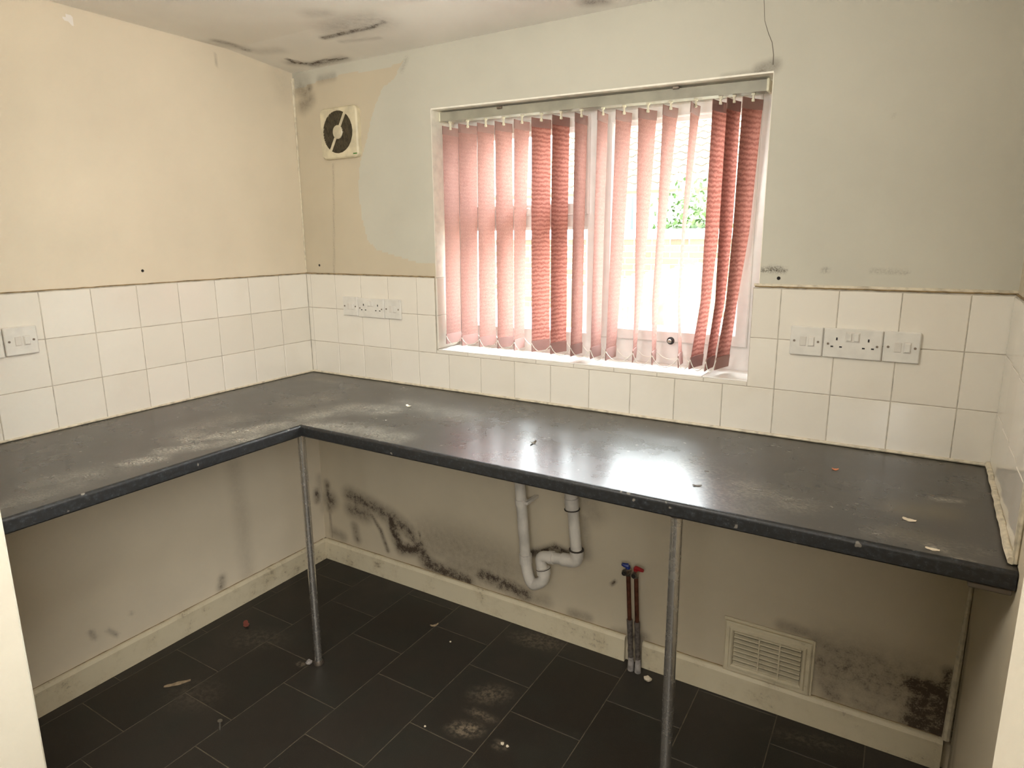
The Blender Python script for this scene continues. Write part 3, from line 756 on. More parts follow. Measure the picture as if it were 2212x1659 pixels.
# ================================================================== VERTICAL BLIND
blind = thing('vertical_blind', (1.335, .055, 1.97), 'rose pink fabric vertical blind with open twisted slats hanging in the window', 'blind')
rl = MB(); y0, y1 = .034, .078; zt0, zt1 = 1.995, 1.969
rl.add([(.750, y0, zt0 - .031), (1.920, y0, zt1 - .031), (1.920, y0, zt1), (.750, y0, zt0), (.750, y1, zt0 - .031), (1.920, y1, zt1 - .031), (1.920, y1, zt1), (.750, y1, zt0)],
       [(0, 1, 2, 3), (5, 4, 7, 6), (4, 0, 3, 7), (1, 5, 6, 2), (3, 2, 6, 7), (4, 5, 1, 0)])
hr = rl.build('headrail', 'rail', blind)
e = MB(); e.box(1.918, 1.925, .032, .080, 1.936, 1.972, .002); e.build('end_cap', 'clear', hr)
e = MB(); e.box(.745, .752, .032, .080, 1.962, 1.998, .002); e.build('end_cap', 'clear', hr)
for u, v in ((1080, 233), (1461, 190)):
    q = Wp(u, v, .034); e = MB(); e.box(q[0] - .010, q[0] + .010, .026, .08, q[2] - .004, q[2] + .004, .001); e.box(q[0] - .006, q[0] + .006, .05, .07, q[2], q[2] + .02); e.build('bracket', 'screw', hr)
SL = [[(0.782, 84, 1.943), (0.778, 86, 1.558), (0.772, 85, 1.114)],
      [(0.862, 74, 1.944), (0.857, 77, 1.557), (0.851, 80, 1.113)],
      [(0.942, 80, 1.940), (0.939, 78, 1.556), (0.936, 78, 1.114)],
      [(1.019, 78, 1.938), (1.02, 76, 1.555), (1.018, 79, 1.115)],
      [(1.096, 82, 1.937), (1.085, 91, 1.554), (1.079, 95, 1.113)],
      [(1.174, 69, 1.937), (1.172, 70, 1.553), (1.172, 71, 1.115)],
      [(1.251, 75, 1.937), (1.247, 76, 1.552), (1.246, 77, 1.113)],
      [(1.327, 87, 1.936), (1.322, 89, 1.551), (1.318, 88, 1.111)],
      [(1.405, 91, 1.935), (1.399, 91, 1.551), (1.394, 90, 1.109)],
      [(1.479, 77, 1.930), (1.468, 82, 1.550), (1.451, 90, 1.109)],
      [(1.559, 69, 1.928), (1.552, 83, 1.549), (1.546, 96, 1.320), (1.538, 104, 1.111)],
      [(1.633, 77, 1.929), (1.617, 91, 1.548), (1.607, 95, 1.322), (1.608, 102, 1.109)],
      [(1.711, 88, 1.928), (1.691, 99, 1.547), (1.686, 103, 1.326), (1.700, 98, 1.108)],
      [(1.785, 75, 1.928), (1.780, 76, 1.546), (1.772, 84, 1.329), (1.749, 78, 1.107)],
      [(1.825, 77, 1.928), (1.822, 77, 1.546), (1.817, 84, 1.331), (1.793, 87, 1.105)],
      [(1.879, 62, 1.926), (1.868, 69, 1.545), (1.853, 80, 1.333), (1.832, 76, 1.112)]]
SW = .089; HY = .0555
def slat_at(sec, z):
    sec = sorted(sec, key=lambda q: q[2]); zz = [q[2] for q in sec]
    return float(np.interp(z, zz, [q[0] for q in sec])), math.radians(float(np.interp(z, zz, [q[1] for q in sec])))
def slat_pt(sec, z, s, off=0.0, bow=.003):
    x, t = slat_at(sec, z); c_, s_ = math.cos(t), math.sin(t); w = s * SW / 2; d = off - bow * (1 - s * s)
    return (x + w * c_ + d * s_, HY + w * s_ - d * c_, z)
def slat_sheet(sec, za, zb, n, off=0.0, thick=0.0, m=6):
    b = MB(); vs = []; fs = []
    S = np.linspace(-1, 1, m + 1); Zs = np.linspace(za, zb, n + 1)
    lay = [off] if thick == 0 else [off - thick, off + thick]
    for o in lay:
        for z in Zs:
            for s_ in S: vs.append(slat_pt(sec, z, s_ , o))
    w = m + 1; N1 = (n + 1) * w
    for L_ in range(len(lay)):
        for i in range(n):
            for j in range(m):
                q = [L_ * N1 + i * w + j, L_ * N1 + i * w + j + 1, L_ * N1 + (i + 1) * w + j + 1, L_ * N1 + (i + 1) * w + j]
                fs.append(tuple(q if L_ == 0 else q[::-1]))
    if len(lay) == 2:
        for i in range(n):
            for j in (0, m): fs.append((i * w + j, (i + 1) * w + j, N1 + (i + 1) * w + j, N1 + i * w + j))
        for j in range(m):
            for i in (0, n): fs.append((i * w + j, i * w + j + 1, N1 + i * w + j + 1, N1 + i * w + j))
    return b.add(vs, fs)
for si, sec in enumerate(SL):
    zt, zb = sec[0][2], sec[-1][2] + .004
    sl = slat_sheet(sec, zt - .004, zb, 40).build('slat', 'fabric_shaded' if si in (5, 6, 13, 14, 15) else 'fabric', blind, smooth=True)
    slat_sheet(sec, zt, zt - .030, 2, thick=.0012).build('top_hem', 'hem', sl)
    slat_sheet(sec, zb, zb + .040, 3, thick=.0018).build('weight_pocket', 'pocket', sl)
    x_, t_ = slat_at(sec, zt); hk = MB(); zr_ = zt0 + (zt1 - zt0) * (x_ - .75) / 1.17 - .031
    hk.box(x_ - .0022, x_ + .0022, HY - .003, HY + .003, zt - .008, zr_ + .002); hk.box(x_ - .005, x_ + .005, HY - .006, HY + .006, zr_ - .006, zr_ + .004, .001)
    hk.box(x_ - .004, x_ + .004, HY - .005, HY + .004, zt - .010, zt - .002, .001)
    hk.build('hanger', 'clear', blind)
for a, b_ in zip(SL[:-1], SL[1:]):
    for s_ in (-1, 1):
        ch = MB(); za, zb = a[-1][2] + .036, b_[-1][2] + .036
        A = Vector(slat_pt(a, za, s_ * 1.03)); B_ = Vector(slat_pt(b_, zb, s_ * 1.03))
        dr = .030 + rng.uniform(-.006, .006) if (B_ - A).length > .05 else .035
        pts = []
        for t in np.linspace(0, 1, 15):
            q = A.lerp(B_, t); q.z -= dr * 4 * t * (1 - t); q.y += (-.006 if s_ < 0 else .006) * 4 * t * (1 - t); pts.append(q)
        ch.tube(pts, [.0011 if i % 2 else .0015 for i in range(15)], 6); ch.build('bead_chain', 'chain', blind, smooth=True)

# ================================================================== WORKTOP
D = .645; LX = .655; TH = .038; ER = .009
wt = thing('worktop', (1.3, -.32, 0), 'L-shaped charcoal speckled laminate worktop on chrome legs along window and left walls', 'worktop')
def m_top(P):
    T3 = lambda *q: [Tp(u, v) for u, v in q]
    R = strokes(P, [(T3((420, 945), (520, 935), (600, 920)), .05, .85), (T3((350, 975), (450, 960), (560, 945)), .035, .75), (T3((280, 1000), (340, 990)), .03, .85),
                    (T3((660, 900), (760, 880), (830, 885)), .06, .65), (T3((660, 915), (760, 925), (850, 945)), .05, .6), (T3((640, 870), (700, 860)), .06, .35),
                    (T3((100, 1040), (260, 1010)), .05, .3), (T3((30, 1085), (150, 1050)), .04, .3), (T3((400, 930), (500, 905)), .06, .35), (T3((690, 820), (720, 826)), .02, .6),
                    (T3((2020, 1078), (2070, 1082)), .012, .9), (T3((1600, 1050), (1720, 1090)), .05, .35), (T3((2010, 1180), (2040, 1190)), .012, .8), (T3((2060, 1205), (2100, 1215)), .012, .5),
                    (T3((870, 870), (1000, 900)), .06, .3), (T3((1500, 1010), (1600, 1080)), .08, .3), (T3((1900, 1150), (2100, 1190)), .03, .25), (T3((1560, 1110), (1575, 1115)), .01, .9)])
    G = strokes(P, [(T3((1960, 1100), (2030, 1105)), .045, .75), (T3((1950, 1150), (2000, 1160)), .03, .4), (T3((655, 820), (720, 815)), .035, .5)])
    return R, G, 0 * R
a_ = ER
top_us = seg(0.001, LX - a_, XR, step=.008); top_vs = seg(JY + .002, -D + a_, -.001, step=.008)
def notch(u, v): return (u > LX - a_) & (v < -D + a_)
def topfn(u, v): return (np.minimum(u, rx(v) - .002), v, 0 * u + WT)
# rounded front edge swept along right run, inner corner, left run (+ underside and back)
ed = MB()
prof = [(-a_, 0)] + [(-a_ + a_ * math.sin(t), -a_ + a_ * math.cos(t)) for t in np.linspace(.2, PI / 2, 6)] + [(0, -TH + .004), (-.004, -TH), (-.03, -TH)]
prof = [(-o, z) for o, z in prof]   # distance inward from the front edge
def edge_ring(kind):
    out = []
    for (inn, dz) in prof:
        if kind == 'R': out.append((rx(-D + inn) - .002, -D + inn, WT + dz))
        if kind == 'C': out.append((LX - inn, -D + inn, WT + dz))
        if kind == 'L': out.append((LX - inn, JY + .002, WT + dz))
    return out
n_ = len(prof); vs = edge_ring('R') + edge_ring('C') + edge_ring('L')
fs = []
for s_ in range(2):
    for i in range(n_ - 1): fs.append((s_ * n_ + i, s_ * n_ + i + 1, (s_ + 1) * n_ + i + 1, (s_ + 1) * n_ + i))
fe_ = MB(); fe_.add(vs, fs); fe_.build('front_edge', 'lam_edge', wt, smooth=True)
ed.add([(rx(0) - .002, -.001, WT - TH), (rx(-D) - .002, -D + .03, WT - TH), (LX - .03, -D + .03, WT - TH), (LX - .03, JY + .002, WT - TH), (.001, JY + .002, WT - TH), (.001, -.001, WT - TH)], [(0, 1, 2, 5), (2, 3, 4, 5)])
ed.add([edge_ring('R')[i] for i in range(n_)] + [(rx(0) - .002, -.001, WT - TH), (rx(0) - .002, -.001, WT)], [tuple(range(n_ + 2))])
slab = gridsurf('counter_slab', top_us, top_vs, topfn, 'laminate', m_top, hole=notch, extra=ed, parent=wt)
me = slab.data; me.polygons.foreach_set('use_smooth', [True] * len(me.polygons))
try: me.set_sharp_from_angle(angle=math.radians(22))
except Exception: pass
def leg(x, y, r=.0145):
    l_ = MB(); l_.lathe([(r, .012), (r, WT - TH - .006)], (x, y, 0), (0, 0, 1), 24); L_ = l_.build('leg', 'chrome', wt, smooth=True)
    q = MB(); q.lathe([(r + .004, 0), (r + .005, .004), (r + .002, .012), (r + .001, .016)], (x, y, 0), (0, 0, 1), 24); q.build('foot_cap', 'screw', L_, smooth=True)
    q = MB(); q.lathe([(r + .002, WT - TH - .012), (r + .004, WT - TH - .004), (r + .018, WT - TH)], (x, y, 0), (0, 0, 1), 24); q.build('top_flange', 'screw', L_, smooth=True)
leg(.600, -.600, .0135); leg(1.902, -.605, .0145)
q = MB(); q.box(2.468, 2.535, -.640, -.60, WT - TH - .012, WT - TH, .002); q.build('end_batten', 'flake_dark', wt)

# ================================================================== SWITCHES AND SOCKETS
def plate(kind, origin, U, N_, w, h, name, label, cat, group=None, depth=.010):
    """origin: lower-left corner seen from the room; U: right direction, N_: outward normal"""
    O = Vector(origin); U = Vector(U); Nn = Vector(N_); Zv = Vector((0, 0, 1))
    c = O + U * (w / 2); root = thing(name, tuple(c), label, cat, group)
    def P(x, z, d): q = O + U * x + Zv * z + Nn * d; return (q.x, q.y, q.z)
    def bx(x0, x1, z0, z1, d0, d1, ch):
        b = MB(); t = MB(); t.box(x0, x1, d0, d1, z0, z1, ch); b.v = [P(x, z, d) for x, d, z in t.v]; b.f = list(t.f); return b
    def cyl(x, z, r, d0, d1):
        b = MB(); b.lathe([(r, d0), (r, d1)], P(x, z, 0), tuple(Nn), 14); return b
    bx(0, w, 0, h, 0, depth, .0025).build('faceplate', 'plastic', root)
    if kind == 'double':
        for sx in (.012, w - .012): cyl(sx, h * .47, .0032, depth - .001, depth + .0012).build('screw', 'screw', root)
        for i, ox in enumerate((.0335, w - .0335)):
            bx(ox - .002, ox + .002, h * .60, h * .60 + .008, depth - .0005, depth + .0006, 0).build('earth_slot', 'slotm', root)
            for dx in (-.0111, .0111): bx(ox + dx - .0034, ox + dx + .0034, h * .36, h * .36 + .004, depth - .0005, depth + .0006, 0).build('pin_slot', 'slotm', root)
        bx(w / 2 - .018, w / 2 + .018, h * .56, h * .90, depth - .001, depth + .0012, .001).build('switch_surround', 'rocker', root)
        for dx in (-.009, .009): bx(w / 2 + dx - .0065, w / 2 + dx + .0065, h * .60, h * .86, depth, depth + .0045, .0015).build('rocker_switch', 'plastic', root)
    else:
        for sx in (.0115, w - .0115): cyl(sx, h * .5, .0034, depth - .001, depth + .0012).build('screw', 'screw', root)
        bx(w * .30, w * .50, h * .34, h * .66, depth - .001, depth + .0016, .001).build('fuse_holder', 'rocker', root)
        bx(w * .555, w * .765, h * .32, h * .68, depth - .001, depth + .0008, .0005).build('switch_surround', 'rocker', root)
        bx(w * .575, w * .745, h * .35, h * .65, depth, depth + .0045, .0015).build('rocker_switch', 'plastic', root)
    return root
zs0 = 1.2055
Y_ = -.006
plate('spur', (.232, Y_, zs0 + .002), (1, 0, 0), (0, -1, 0), .086, .082, 'fused_switch', 'white fused switch plate nearest the left corner, beside the double socket left of window', 'switch')
plate('double', (.3205, Y_, zs0 - .0005), (1, 0, 0), (0, -1, 0), .147, .082, 'double_socket', 'white double socket on the tiles between the extractor fan corner and window', 'socket')
plate('spur', (.470, Y_, zs0), (1, 0, 0), (0, -1, 0), .088, .082, 'fused_switch', 'white fused switch plate between the left double socket and the window', 'switch')
zs1 = 1.191
plate('spur', (2.040, Y_, zs1), (1, 0, 0), (0, -1, 0), .086, .084, 'fused_switch', 'white fused switch plate just right of the window, left of the large double socket', 'switch')
plate('double', (2.1285, Y_, zs1), (1, 0, 0), (0, -1, 0), .146, .084, 'double_socket', 'white double socket on the tiles to the right of the window', 'socket')
plate('spur', (2.277, Y_, zs1), (1, 0, 0), (0, -1, 0), .086, .084, 'fused_switch', 'white fused switch plate furthest right, nearest the right wall', 'switch')
plate('spur', (.006, -1.184, 1.194), (0, 1, 0), (1, 0, 0), .088, .086, 'fused_switch', 'white fused switch plate on the left wall tiles at picture edge', 'switch', depth=.014)
plate('double', (.006, -1.335, 1.192), (0, 1, 0), (1, 0, 0), .147, .086, 'double_socket', 'white double socket on left wall, cut off by the picture edge', 'socket', depth=.014)

# ================================================================== EXTRACTOR FAN
FX, FZ = .275, 1.957
fan = thing('extractor_fan', (FX, 0, FZ - .10), 'square yellowed plastic extractor fan with sooty round grille high on the wall', 'fan')
def rrect(cx, cz_, w, h, r, n=5):
    out = []
    for (sx, sz, a0) in ((1, 1, 0), (-1, 1, PI / 2), (-1, -1, PI), (1, -1, 3 * PI / 2)):
        for i in range(n + 1):
            a = a0 + PI / 2 * i / n; out.append((cx + sx * (w / 2 - r) + r * math.cos(a), cz_ + sz * (h / 2 - r) + r * math.sin(a)))
    return out
RG = .083; CX, CZ_ = FX - .004, FZ + .003
def circ(cx, cz_, r, n): return [(cx + r * math.cos(2 * PI * i / n), cz_ + r * math.sin(2 * PI * i / n)) for i in range(n)]
hb = MB(); nn = 24; o1 = rrect(FX, FZ, .206, .200, .022); o2 = rrect(FX, FZ, .196, .190, .018)
ci = circ(CX, CZ_, RG, nn)
vs = [(x, 0, z) for x, z in o1] + [(x, -.018, z) for x, z in o1] + [(x, -.024, z) for x, z in o2] + [(x, -.024, z) for x, z in ci] + [(x, -.008, z) for x, z in ci]
fs = []
for lay in range(2):
    for i in range(nn): fs.append((lay * nn + i, lay * nn + (i + 1) % nn, (lay + 1) * nn + (i + 1) % nn, (lay + 1) * nn + i))
ang_o = [math.atan2(z - CZ_, x - CX) % (2 * PI) for x, z in o2]
for i in range(nn):
    a, b = i, (i + 1) % nn
    # nearest circle index to each outer vertex
    ca = int(round(ang_o[a] / (2 * PI) * nn)) % nn; cb_ = int(round(ang_o[b] / (2 * PI) * nn)) % nn
    if cb_ == ca: fs.append((2 * nn + a, 2 * nn + b, 3 * nn + ca))
    else:
        st = [ca]; q = ca
        while q != cb_ and len(st) < nn: q = (q + 1) % nn; st.append(q)
        fs.append(tuple([2 * nn + a, 2 * nn + b] + [3 * nn + q for q in st[::-1]]))
for i in range(nn): fs.append((3 * nn + i, 3 * nn + (i + 1) % nn, 4 * nn + (i + 1) % nn, 4 * nn + i))
hb.add(vs, fs); hb.build('housing', 'fan', fan)
b = MB(); b.lathe([(RG + .002, .004), (RG + .002, .0075)], (CX, 0, CZ_), (0, -1, 0), 32); b.build('fan_shaft', 'fan_dark', fan)
an = math.radians(58); dx, dz = math.cos(an), math.sin(an); nx, nz = -dz, dx
gm = MB()
for i in range(-11, 12):
    o = i * .0072
    if abs(o) >= RG - .003: continue
    L_ = math.sqrt(RG ** 2 - o ** 2)
    A = (CX + nx * o - dx * L_, CZ_ + nz * o - dz * L_); B_ = (CX + nx * o + dx * L_, CZ_ + nz * o + dz * L_)
    t = .0013
    vs = []
    for (px, pz) in (A, B_):
        for (s1, yy) in ((-t, -.012), (t, -.012), (t * 1.5, -.023), (-t * .6, -.023)): vs.append((px + nx * s1, yy, pz + nz * s1))
    gm.add(vs, [(0, 1, 5, 4), (1, 2, 6, 5), (2, 3, 7, 6), (3, 0, 4, 7)])
gm.build('grille', 'fan_slat', fan)
b = MB(); b.lathe([(.027, .010), (.027, .024), (.024, .027)], (CX, 0, CZ_), (0, -1, 0), 28); b.build('hub_disc', 'fan', fan, smooth=True)
b = MB(); L_ = RG + .001; t = .0062
vs = []
for s_ in (-L_, L_):
    for (s1, yy) in ((-t, -.010), (t, -.010), (t, -.0245), (-t, -.0245)): vs.append((CX + dx * s_ + nx * s1, yy, CZ_ + dz * s_ + nz * s1))
b.add(vs, [(0, 1, 5, 4), (1, 2, 6, 5), (2, 3, 7, 6), (3, 0, 4, 7), (0, 3, 2, 1), (4, 5, 6, 7)]); b.build('cross_bar', 'fan', fan)
q = Wp(768, 331, -.024); b = MB(); b.box(q[0] - .012, q[0] + .008, -.0248, -.0235, q[2] - .0025, q[2] + .0025); b.build('maker_badge', 'green', fan)

# ================================================================== WALL VENT
VX0, VX1, VZ0, VZ1 = 1.911, 2.176, .100, .281
vent = thing('wall_vent', ((VX0 + VX1) / 2, 0, VZ0), 'dirty cream louvred air vent set in the wall above the skirting', 'vent')
b = MB()
fw = .030
b = rectloop(VX0, VX1, VZ0, VZ1, [(0, 0), (0, -.012), (.004, -.016), (.014, -.016), (.018, -.021), (.024, -.021), (.028, -.016), (.030, -.002)])
b.build('frame', 'skirting', vent)
b = MB(); b.box(VX0 - .006, VX1 + .006, -.008, 0, VZ1, VZ1 + .010, .002); b.box(VX1, VX1 + .008, -.010, 0, VZ0, VZ1 + .01, .002); b.build('outer_lip', 'skirting', vent)
b = MB(); b.box(VX0 + fw, VX1 - fw, -.003, 0, VZ0 + .02, VZ1 - .02); b.build('vent_back', 'vent_dark', vent)
zz = VZ0 + .030
while zz < VZ1 - .034:
    b = MB(); b.prism([(-.006, zz + .0045), (-.006, zz + .008), (-.0165, zz + .005), (-.0165, zz), (-.015, zz)], 0, VX0 + fw, VX1 - fw); b.build('louvre', 'skirting', vent); zz += .0165
for xx in (VX0 + .110, VX0 + .172):
    b = MB(); b.box(xx - .002, xx + .002, -.0195, -.004, VZ0 + .024, VZ1 - .024); b.build('vertical_bar', 'skirting', vent)

# ================================================================== WASTE PIPE
trap = thing('waste_pipe', (1.25, -.06, .2), 'white plastic waste pipe with U-shaped trap hanging below the worktop', 'pipe')
Yp = -.075
def V3(u, v, y=Yp): return Vector(Wp(u, v, y))
def arc(p0, c, p1, n=8):
    """quadratic bend"""
    return [p0 * (1 - t) ** 2 + c * 2 * t * (1 - t) + p1 * t * t for t in np.linspace(0, 1, n)]
b = MB(); b.tube([V3(1121, 1020), V3(1135, 1200)], .0205, 18); b.build('down_pipe', 'waste', trap, smooth=True)
b = MB(); b.tube([V3(1135, 1197), V3(1136, 1216)], .025, 18); b.build('pipe_nut', 'waste', trap, smooth=True)
b = MB(); pts = [V3(1136, 1212)] + arc(V3(1139, 1232), V3(1146, 1268), V3(1158, 1262), 8) + arc(V3(1160, 1261), V3(1178, 1258), V3(1176, 1234), 8)
b.tube(pts, .0215, 18); b.build('u_bend', 'waste', trap, smooth=True)
b = MB(); b.tube([V3(1175, 1240), V3(1173, 1226)], .0265, 18); b.build('pipe_nut', 'waste', trap, smooth=True)
b = MB(); b.tube([V3(1173.5, 1228.5), V3(1173.2, 1227)], .0275, 18); b.build('gasket', 'ringdark', trap, smooth=True)
b = MB(); b.tube([V3(1172, 1230)] + arc(V3(1168, 1212), V3(1166, 1198), V3(1184, 1203), 7) + [V3(1236, 1212)], .0205, 18); b.build('swan_neck', 'waste', trap, smooth=True)
b = MB(); b.tube([V3(1186, 1203.5), V3(1196, 1205)], .0245, 18); b.build('pipe_nut', 'waste', trap, smooth=True)
b = MB(); b.tube([V3(1215, 1208)] + arc(V3(1232, 1211), V3(1247, 1214), V3(1246, 1200), 7) + [V3(1245, 1188)], .0245, 18); b.build('elbow', 'waste', trap, smooth=True)
b = MB(); b.tube([V3(1245, 1188.5), V3(1245, 1186.5)], .0275, 18); b.build('gasket', 'ringdark', trap, smooth=True)
b = MB(); b.tube([V3(1245, 1192), V3(1237, 1095)], .0205, 18); b.build('riser_pipe', 'waste', trap, smooth=True)
b = MB(); b.tube([V3(1236, 1102), V3(1234, 1076)], [.0245, .026], 18); b.build('pipe_socket', 'waste', trap, smooth=True)
b = MB(); b.tube([V3(1236, 1101), V3(1235.9, 1099)], .0285, 18); b.build('gasket', 'ringdark', trap, smooth=True)
b = MB(); b.tube([V3(1234, 1080), V3(1232, 1050)], .0225, 18); b.build('riser_pipe', 'waste', trap, smooth=True)
q = V3(1126, 1084); b = MB(); b.tube([V3(1125.5, 1078), V3(1126.5, 1090)], .0235, 18); b.box(q.x + .018, q.x + .034, Yp - .012, 0, q.z - .004, q.z + .008, .002); b.build('pipe_clip', 'waste', trap, smooth=True)

# ================================================================== SUPPLY PIPES
for (label, lx, top_u, top_v, bot_u, bot_v, hmat, hn) in (
        ('thin copper water pipe ending in a blue lever valve, left of its pair', 0, 1357, 1236, 1364, 1424, 'bluep', -1),
        ('thin copper water pipe ending in a red lever valve, right of its pair', 1, 1374, 1241, 1379, 1432, 'redp', 1)):
    yv = -.045
    A = Vector(Wp(top_u, top_v, yv)); Bq = Vector(Wp(bot_u, bot_v, yv)); Bq.z = 0
    th = thing('water_pipe', (Bq.x, yv, 0), label, 'pipe')
    m_ = Bq + (A - Bq) * .52
    b = MB(); b.tube([m_, A], .0078, 14); b.build('copper_tube', 'copper', th, smooth=True)
    b = MB(); pts = [Bq + (m_ - Bq) * t for t in np.linspace(0, 1, 14)]; b.tube(pts, [.0095 + rng.uniform(-.001, .0015) for _ in pts], 12); b.build('scaled_tube', 'scale', th, smooth=True)
    b = MB(); b.lathe([(.0095, -.012), (.0108, -.006), (.0108, .006), (.0095, .012)], A, (0, 0, 1), 6); b.build('compression_nut', 'brassy', th)
    b = MB(); b.lathe([(.008, -.010), (.0105, -.008), (.0105, .010), (.0118, .011), (.0118, .022)], A + Vector((0, 0, .006)), (-.25 * (1 if lx == 0 else -.2), -1, 0), 18); vb = b.build('valve_body', 'brassy', th, smooth=True)
    q = A + Vector((0, -.028, .006)); b = MB(); b.lathe([(.0075, 0), (.0075, .0015)], A + Vector((-.006 if lx == 0 else 0, -.0275, .006)), (-.1, -1, 0), 16); b.build('valve_bore', 'hole', vb)
    b = MB(); p0 = A + Vector((0, -.004, .020)); b.lathe([(.008, -.004), (.0085, .006)], p0, (0, 0, 1), 12)
    b.tube([p0 + Vector((0, 0, .006)), p0 + Vector((.012 * hn, -.006, .009)), p0 + Vector((.030 * hn * (.6 if hn < 0 else 1), -.010 , .009 + (.004 if hn < 0 else 0)))], [.009, .0075, .006], 8); b.build('lever_handle', hmat, th, smooth=True)
    b = MB(); pts = [Vector((Bq.x, yv - .004, 0)) + Vector((0, 0, z)) for z in (0, .012, .035, .05)]; b.tube(pts, [.0118, .0116, .011, .009], 9); b.build('floor_filler', 'filler', th, smooth=True)

# ================================================================== SMALL LITTER
def flake(name, p, w, l, ang, curl, mat, label, cat, t=.0008, nrm=1):
    b = MB(); n = 6; vs = []; c_, s_ = math.cos(ang), math.sin(ang)
    for lay in (0, 1):
        for i in range(n + 1):
            u = -1 + 2 * i / n
            wd_ = w / 2 * (1 - .55 * u * u) * (1 + .2 * math.sin(i * 2.3))
            for sgn in (-1, 1):
                lx, ly = u * l / 2, sgn * wd_; z = curl * u * u + curl * .3 * (sgn > 0) + (t if lay else 0)
                vs.append((p[0] + lx * c_ - ly * s_, p[1] + lx * s_ + ly * c_, p[2] + z + .0002))
    N2 = 2 * (n + 1); fs = []
    for i in range(n):
        a = 2 * i; fs += [(a, a + 2, a + 3, a + 1), (N2 + a, N2 + a + 1, N2 + a + 3, N2 + a + 2), (a, N2 + a, N2 + a + 2, a + 2), (a + 1, a + 3, N2 + a + 3, N2 + a + 1)]
    fs += [(0, 1, N2 + 1, N2), (2 * n, N2 + 2 * n, N2 + 2 * n + 1, 2 * n + 1)]
    b.add(vs, fs); o = b.build(name, mat); recentre(o); return tag(o, label, cat)
flake('dry_leaf', Tp(1152, 958), .012, .020, 1.0, .006, 'flake_dark', 'small dark curled scrap on the glare patch of worktop', 'scrap')
flake('paint_flake', Tp(883, 878), .012, .026, -.2, .004, 'flake', 'pale chipped flake on worktop towards the left corner', 'flake')
flake('dry_leaf', Tp(1506, 1050), .009, .022, .4, .002, 'flake_dark', 'thin dark scrap on worktop near the glare patch right edge', 'scrap')
flake('orange_scrap', Tp(1804, 1015), .010, .016, .2, .003, 'orange', 'tiny orange scrap on the right half of the worktop', 'scrap')
flake('paint_flake', Tp(1964, 1124), .013, .026, -.25, .002, 'flake', 'whitish paint flake beside the yellowish stain at worktop right end', 'flake')
flake('paint_flake', Tp(2014, 1187), .010, .024, -.1, .001, 'flake', 'whitish paint flake close to the worktop front edge, right end', 'flake')
flake('tan_strip', Fp(383, 1477), .018, .085, .95, .001, 'tan', 'tan strip of torn material on the floor under the left worktop', 'scrap')
flake('red_leaf', Fp(532, 1350), .022, .050, -.5, .005, 'redbrown', 'red-brown leaf on the dark floor near left skirting', 'leaf')
flake('dry_scrap', Fp(938, 1352), .010, .034, .9, .006, 'tan', 'small curled tan scrap on the floor below the window pipes', 'scrap')
def pebble(p, r, mat, label, seed, nm='plaster_crumb', cat='crumb', group=None):
    rr = np.random.RandomState(seed); b = MB(); prof = [(r * .5, 0), (r, r * .35), (r * .9, r * .8), (r * .4, r * 1.1)]
    b.lathe(prof, (p[0], p[1], 0), (0, 0, 1), 8); b.v = [(x + rr.uniform(-.2, .2) * r, y + rr.uniform(-.2, .2) * r, max(z + rr.uniform(-.1, .1) * r, 0)) for x, y, z in b.v]
    o = b.build(nm, mat); recentre(o); return tag(o, label, cat, group)
pebble(Fp(1399, 1470), .014, 'flake', 'cream plaster lump on the floor beside the water pipes', 1)
pebble(Fp(1085, 1608), .006, 'flake', 'tiny white crumb at the bottom edge of the dust smear', 2)
pebble(Fp(1096, 1613), .005, 'flake', 'tiny white crumb right beside the crumb at the dust smear bottom', 3)
pebble(Fp(973, 1387), .004, 'flake', 'tiny white speck on the floor in front of the tan scrap', 4)
pebble(Fp(668, 1433), .012, 'filler', 'greyish plaster lump at the foot of the corner worktop leg', 5)
pebble(Fp(918, 1570), .004, 'flake', 'tiny white speck on the floor left of the dust smear', 6)
p = Fp(475, 1576); sc_ = thing('loose_screw', (p[0], p[1], 0), 'loose pale screw standing on the dark floor left of the corner leg', 'screw')
b = MB(); b.lathe([(.0022, 0), (.0035, .006), (.003, .03)], (p[0], p[1], 0), (.1, .05, 1), 10); b.build('shank', 'steel', sc_, smooth=True)
b = MB(); b.lathe([(.003, .028), (.0075, .032), (.0075, .034)], (p[0], p[1], 0), (.1, .05, 1), 12); b.build('head', 'steel', sc_)

# ================================================================== OUTSIDE
g = MB(); g.box(-14, 12, THK + .01, 24, -.35, -.15); g.build('garden_ground', 'paving', kind='structure')
# brick garden wall facing the window
GY = 5.6
gw = thing('garden_wall', (-.6, GY, -.15), 'pale brick garden wall with light coping seen through the right window pane', 'wall')
b = MB(); b.box(-2.6, 1.4, GY + .006, GY + .2, -.15, 1.50); b.build('mortar_core', 'mortar', gw)
b = MB(); b.box(-2.6, 1.4, GY - .03, GY + .24, 1.50, 1.61, .012); b.build('coping', 'coping', gw)
bm_ = MB(); bm_.box(-.1065, .1065, -.0, .06, -.0325, .0325, .003)
bme = bpy.data.meshes.new('brick'); bme.from_pydata(bm_.v, [], bm_.f); bme.update(); bme.materials.append(M['brick'])
zc = 1.50 - .0375 - .005; row = 0
while zc > .6:
    xx = -2.48 + (.1125 if row % 2 else 0)
    while xx < 1.3:
        o = bpy.data.objects.new('brick', bme); COL.objects.link(o); o.parent = gw
        o.location = (xx + .6, rng.uniform(-.003, .003), zc + .15); xx += .225
    zc -= .075; row += 1
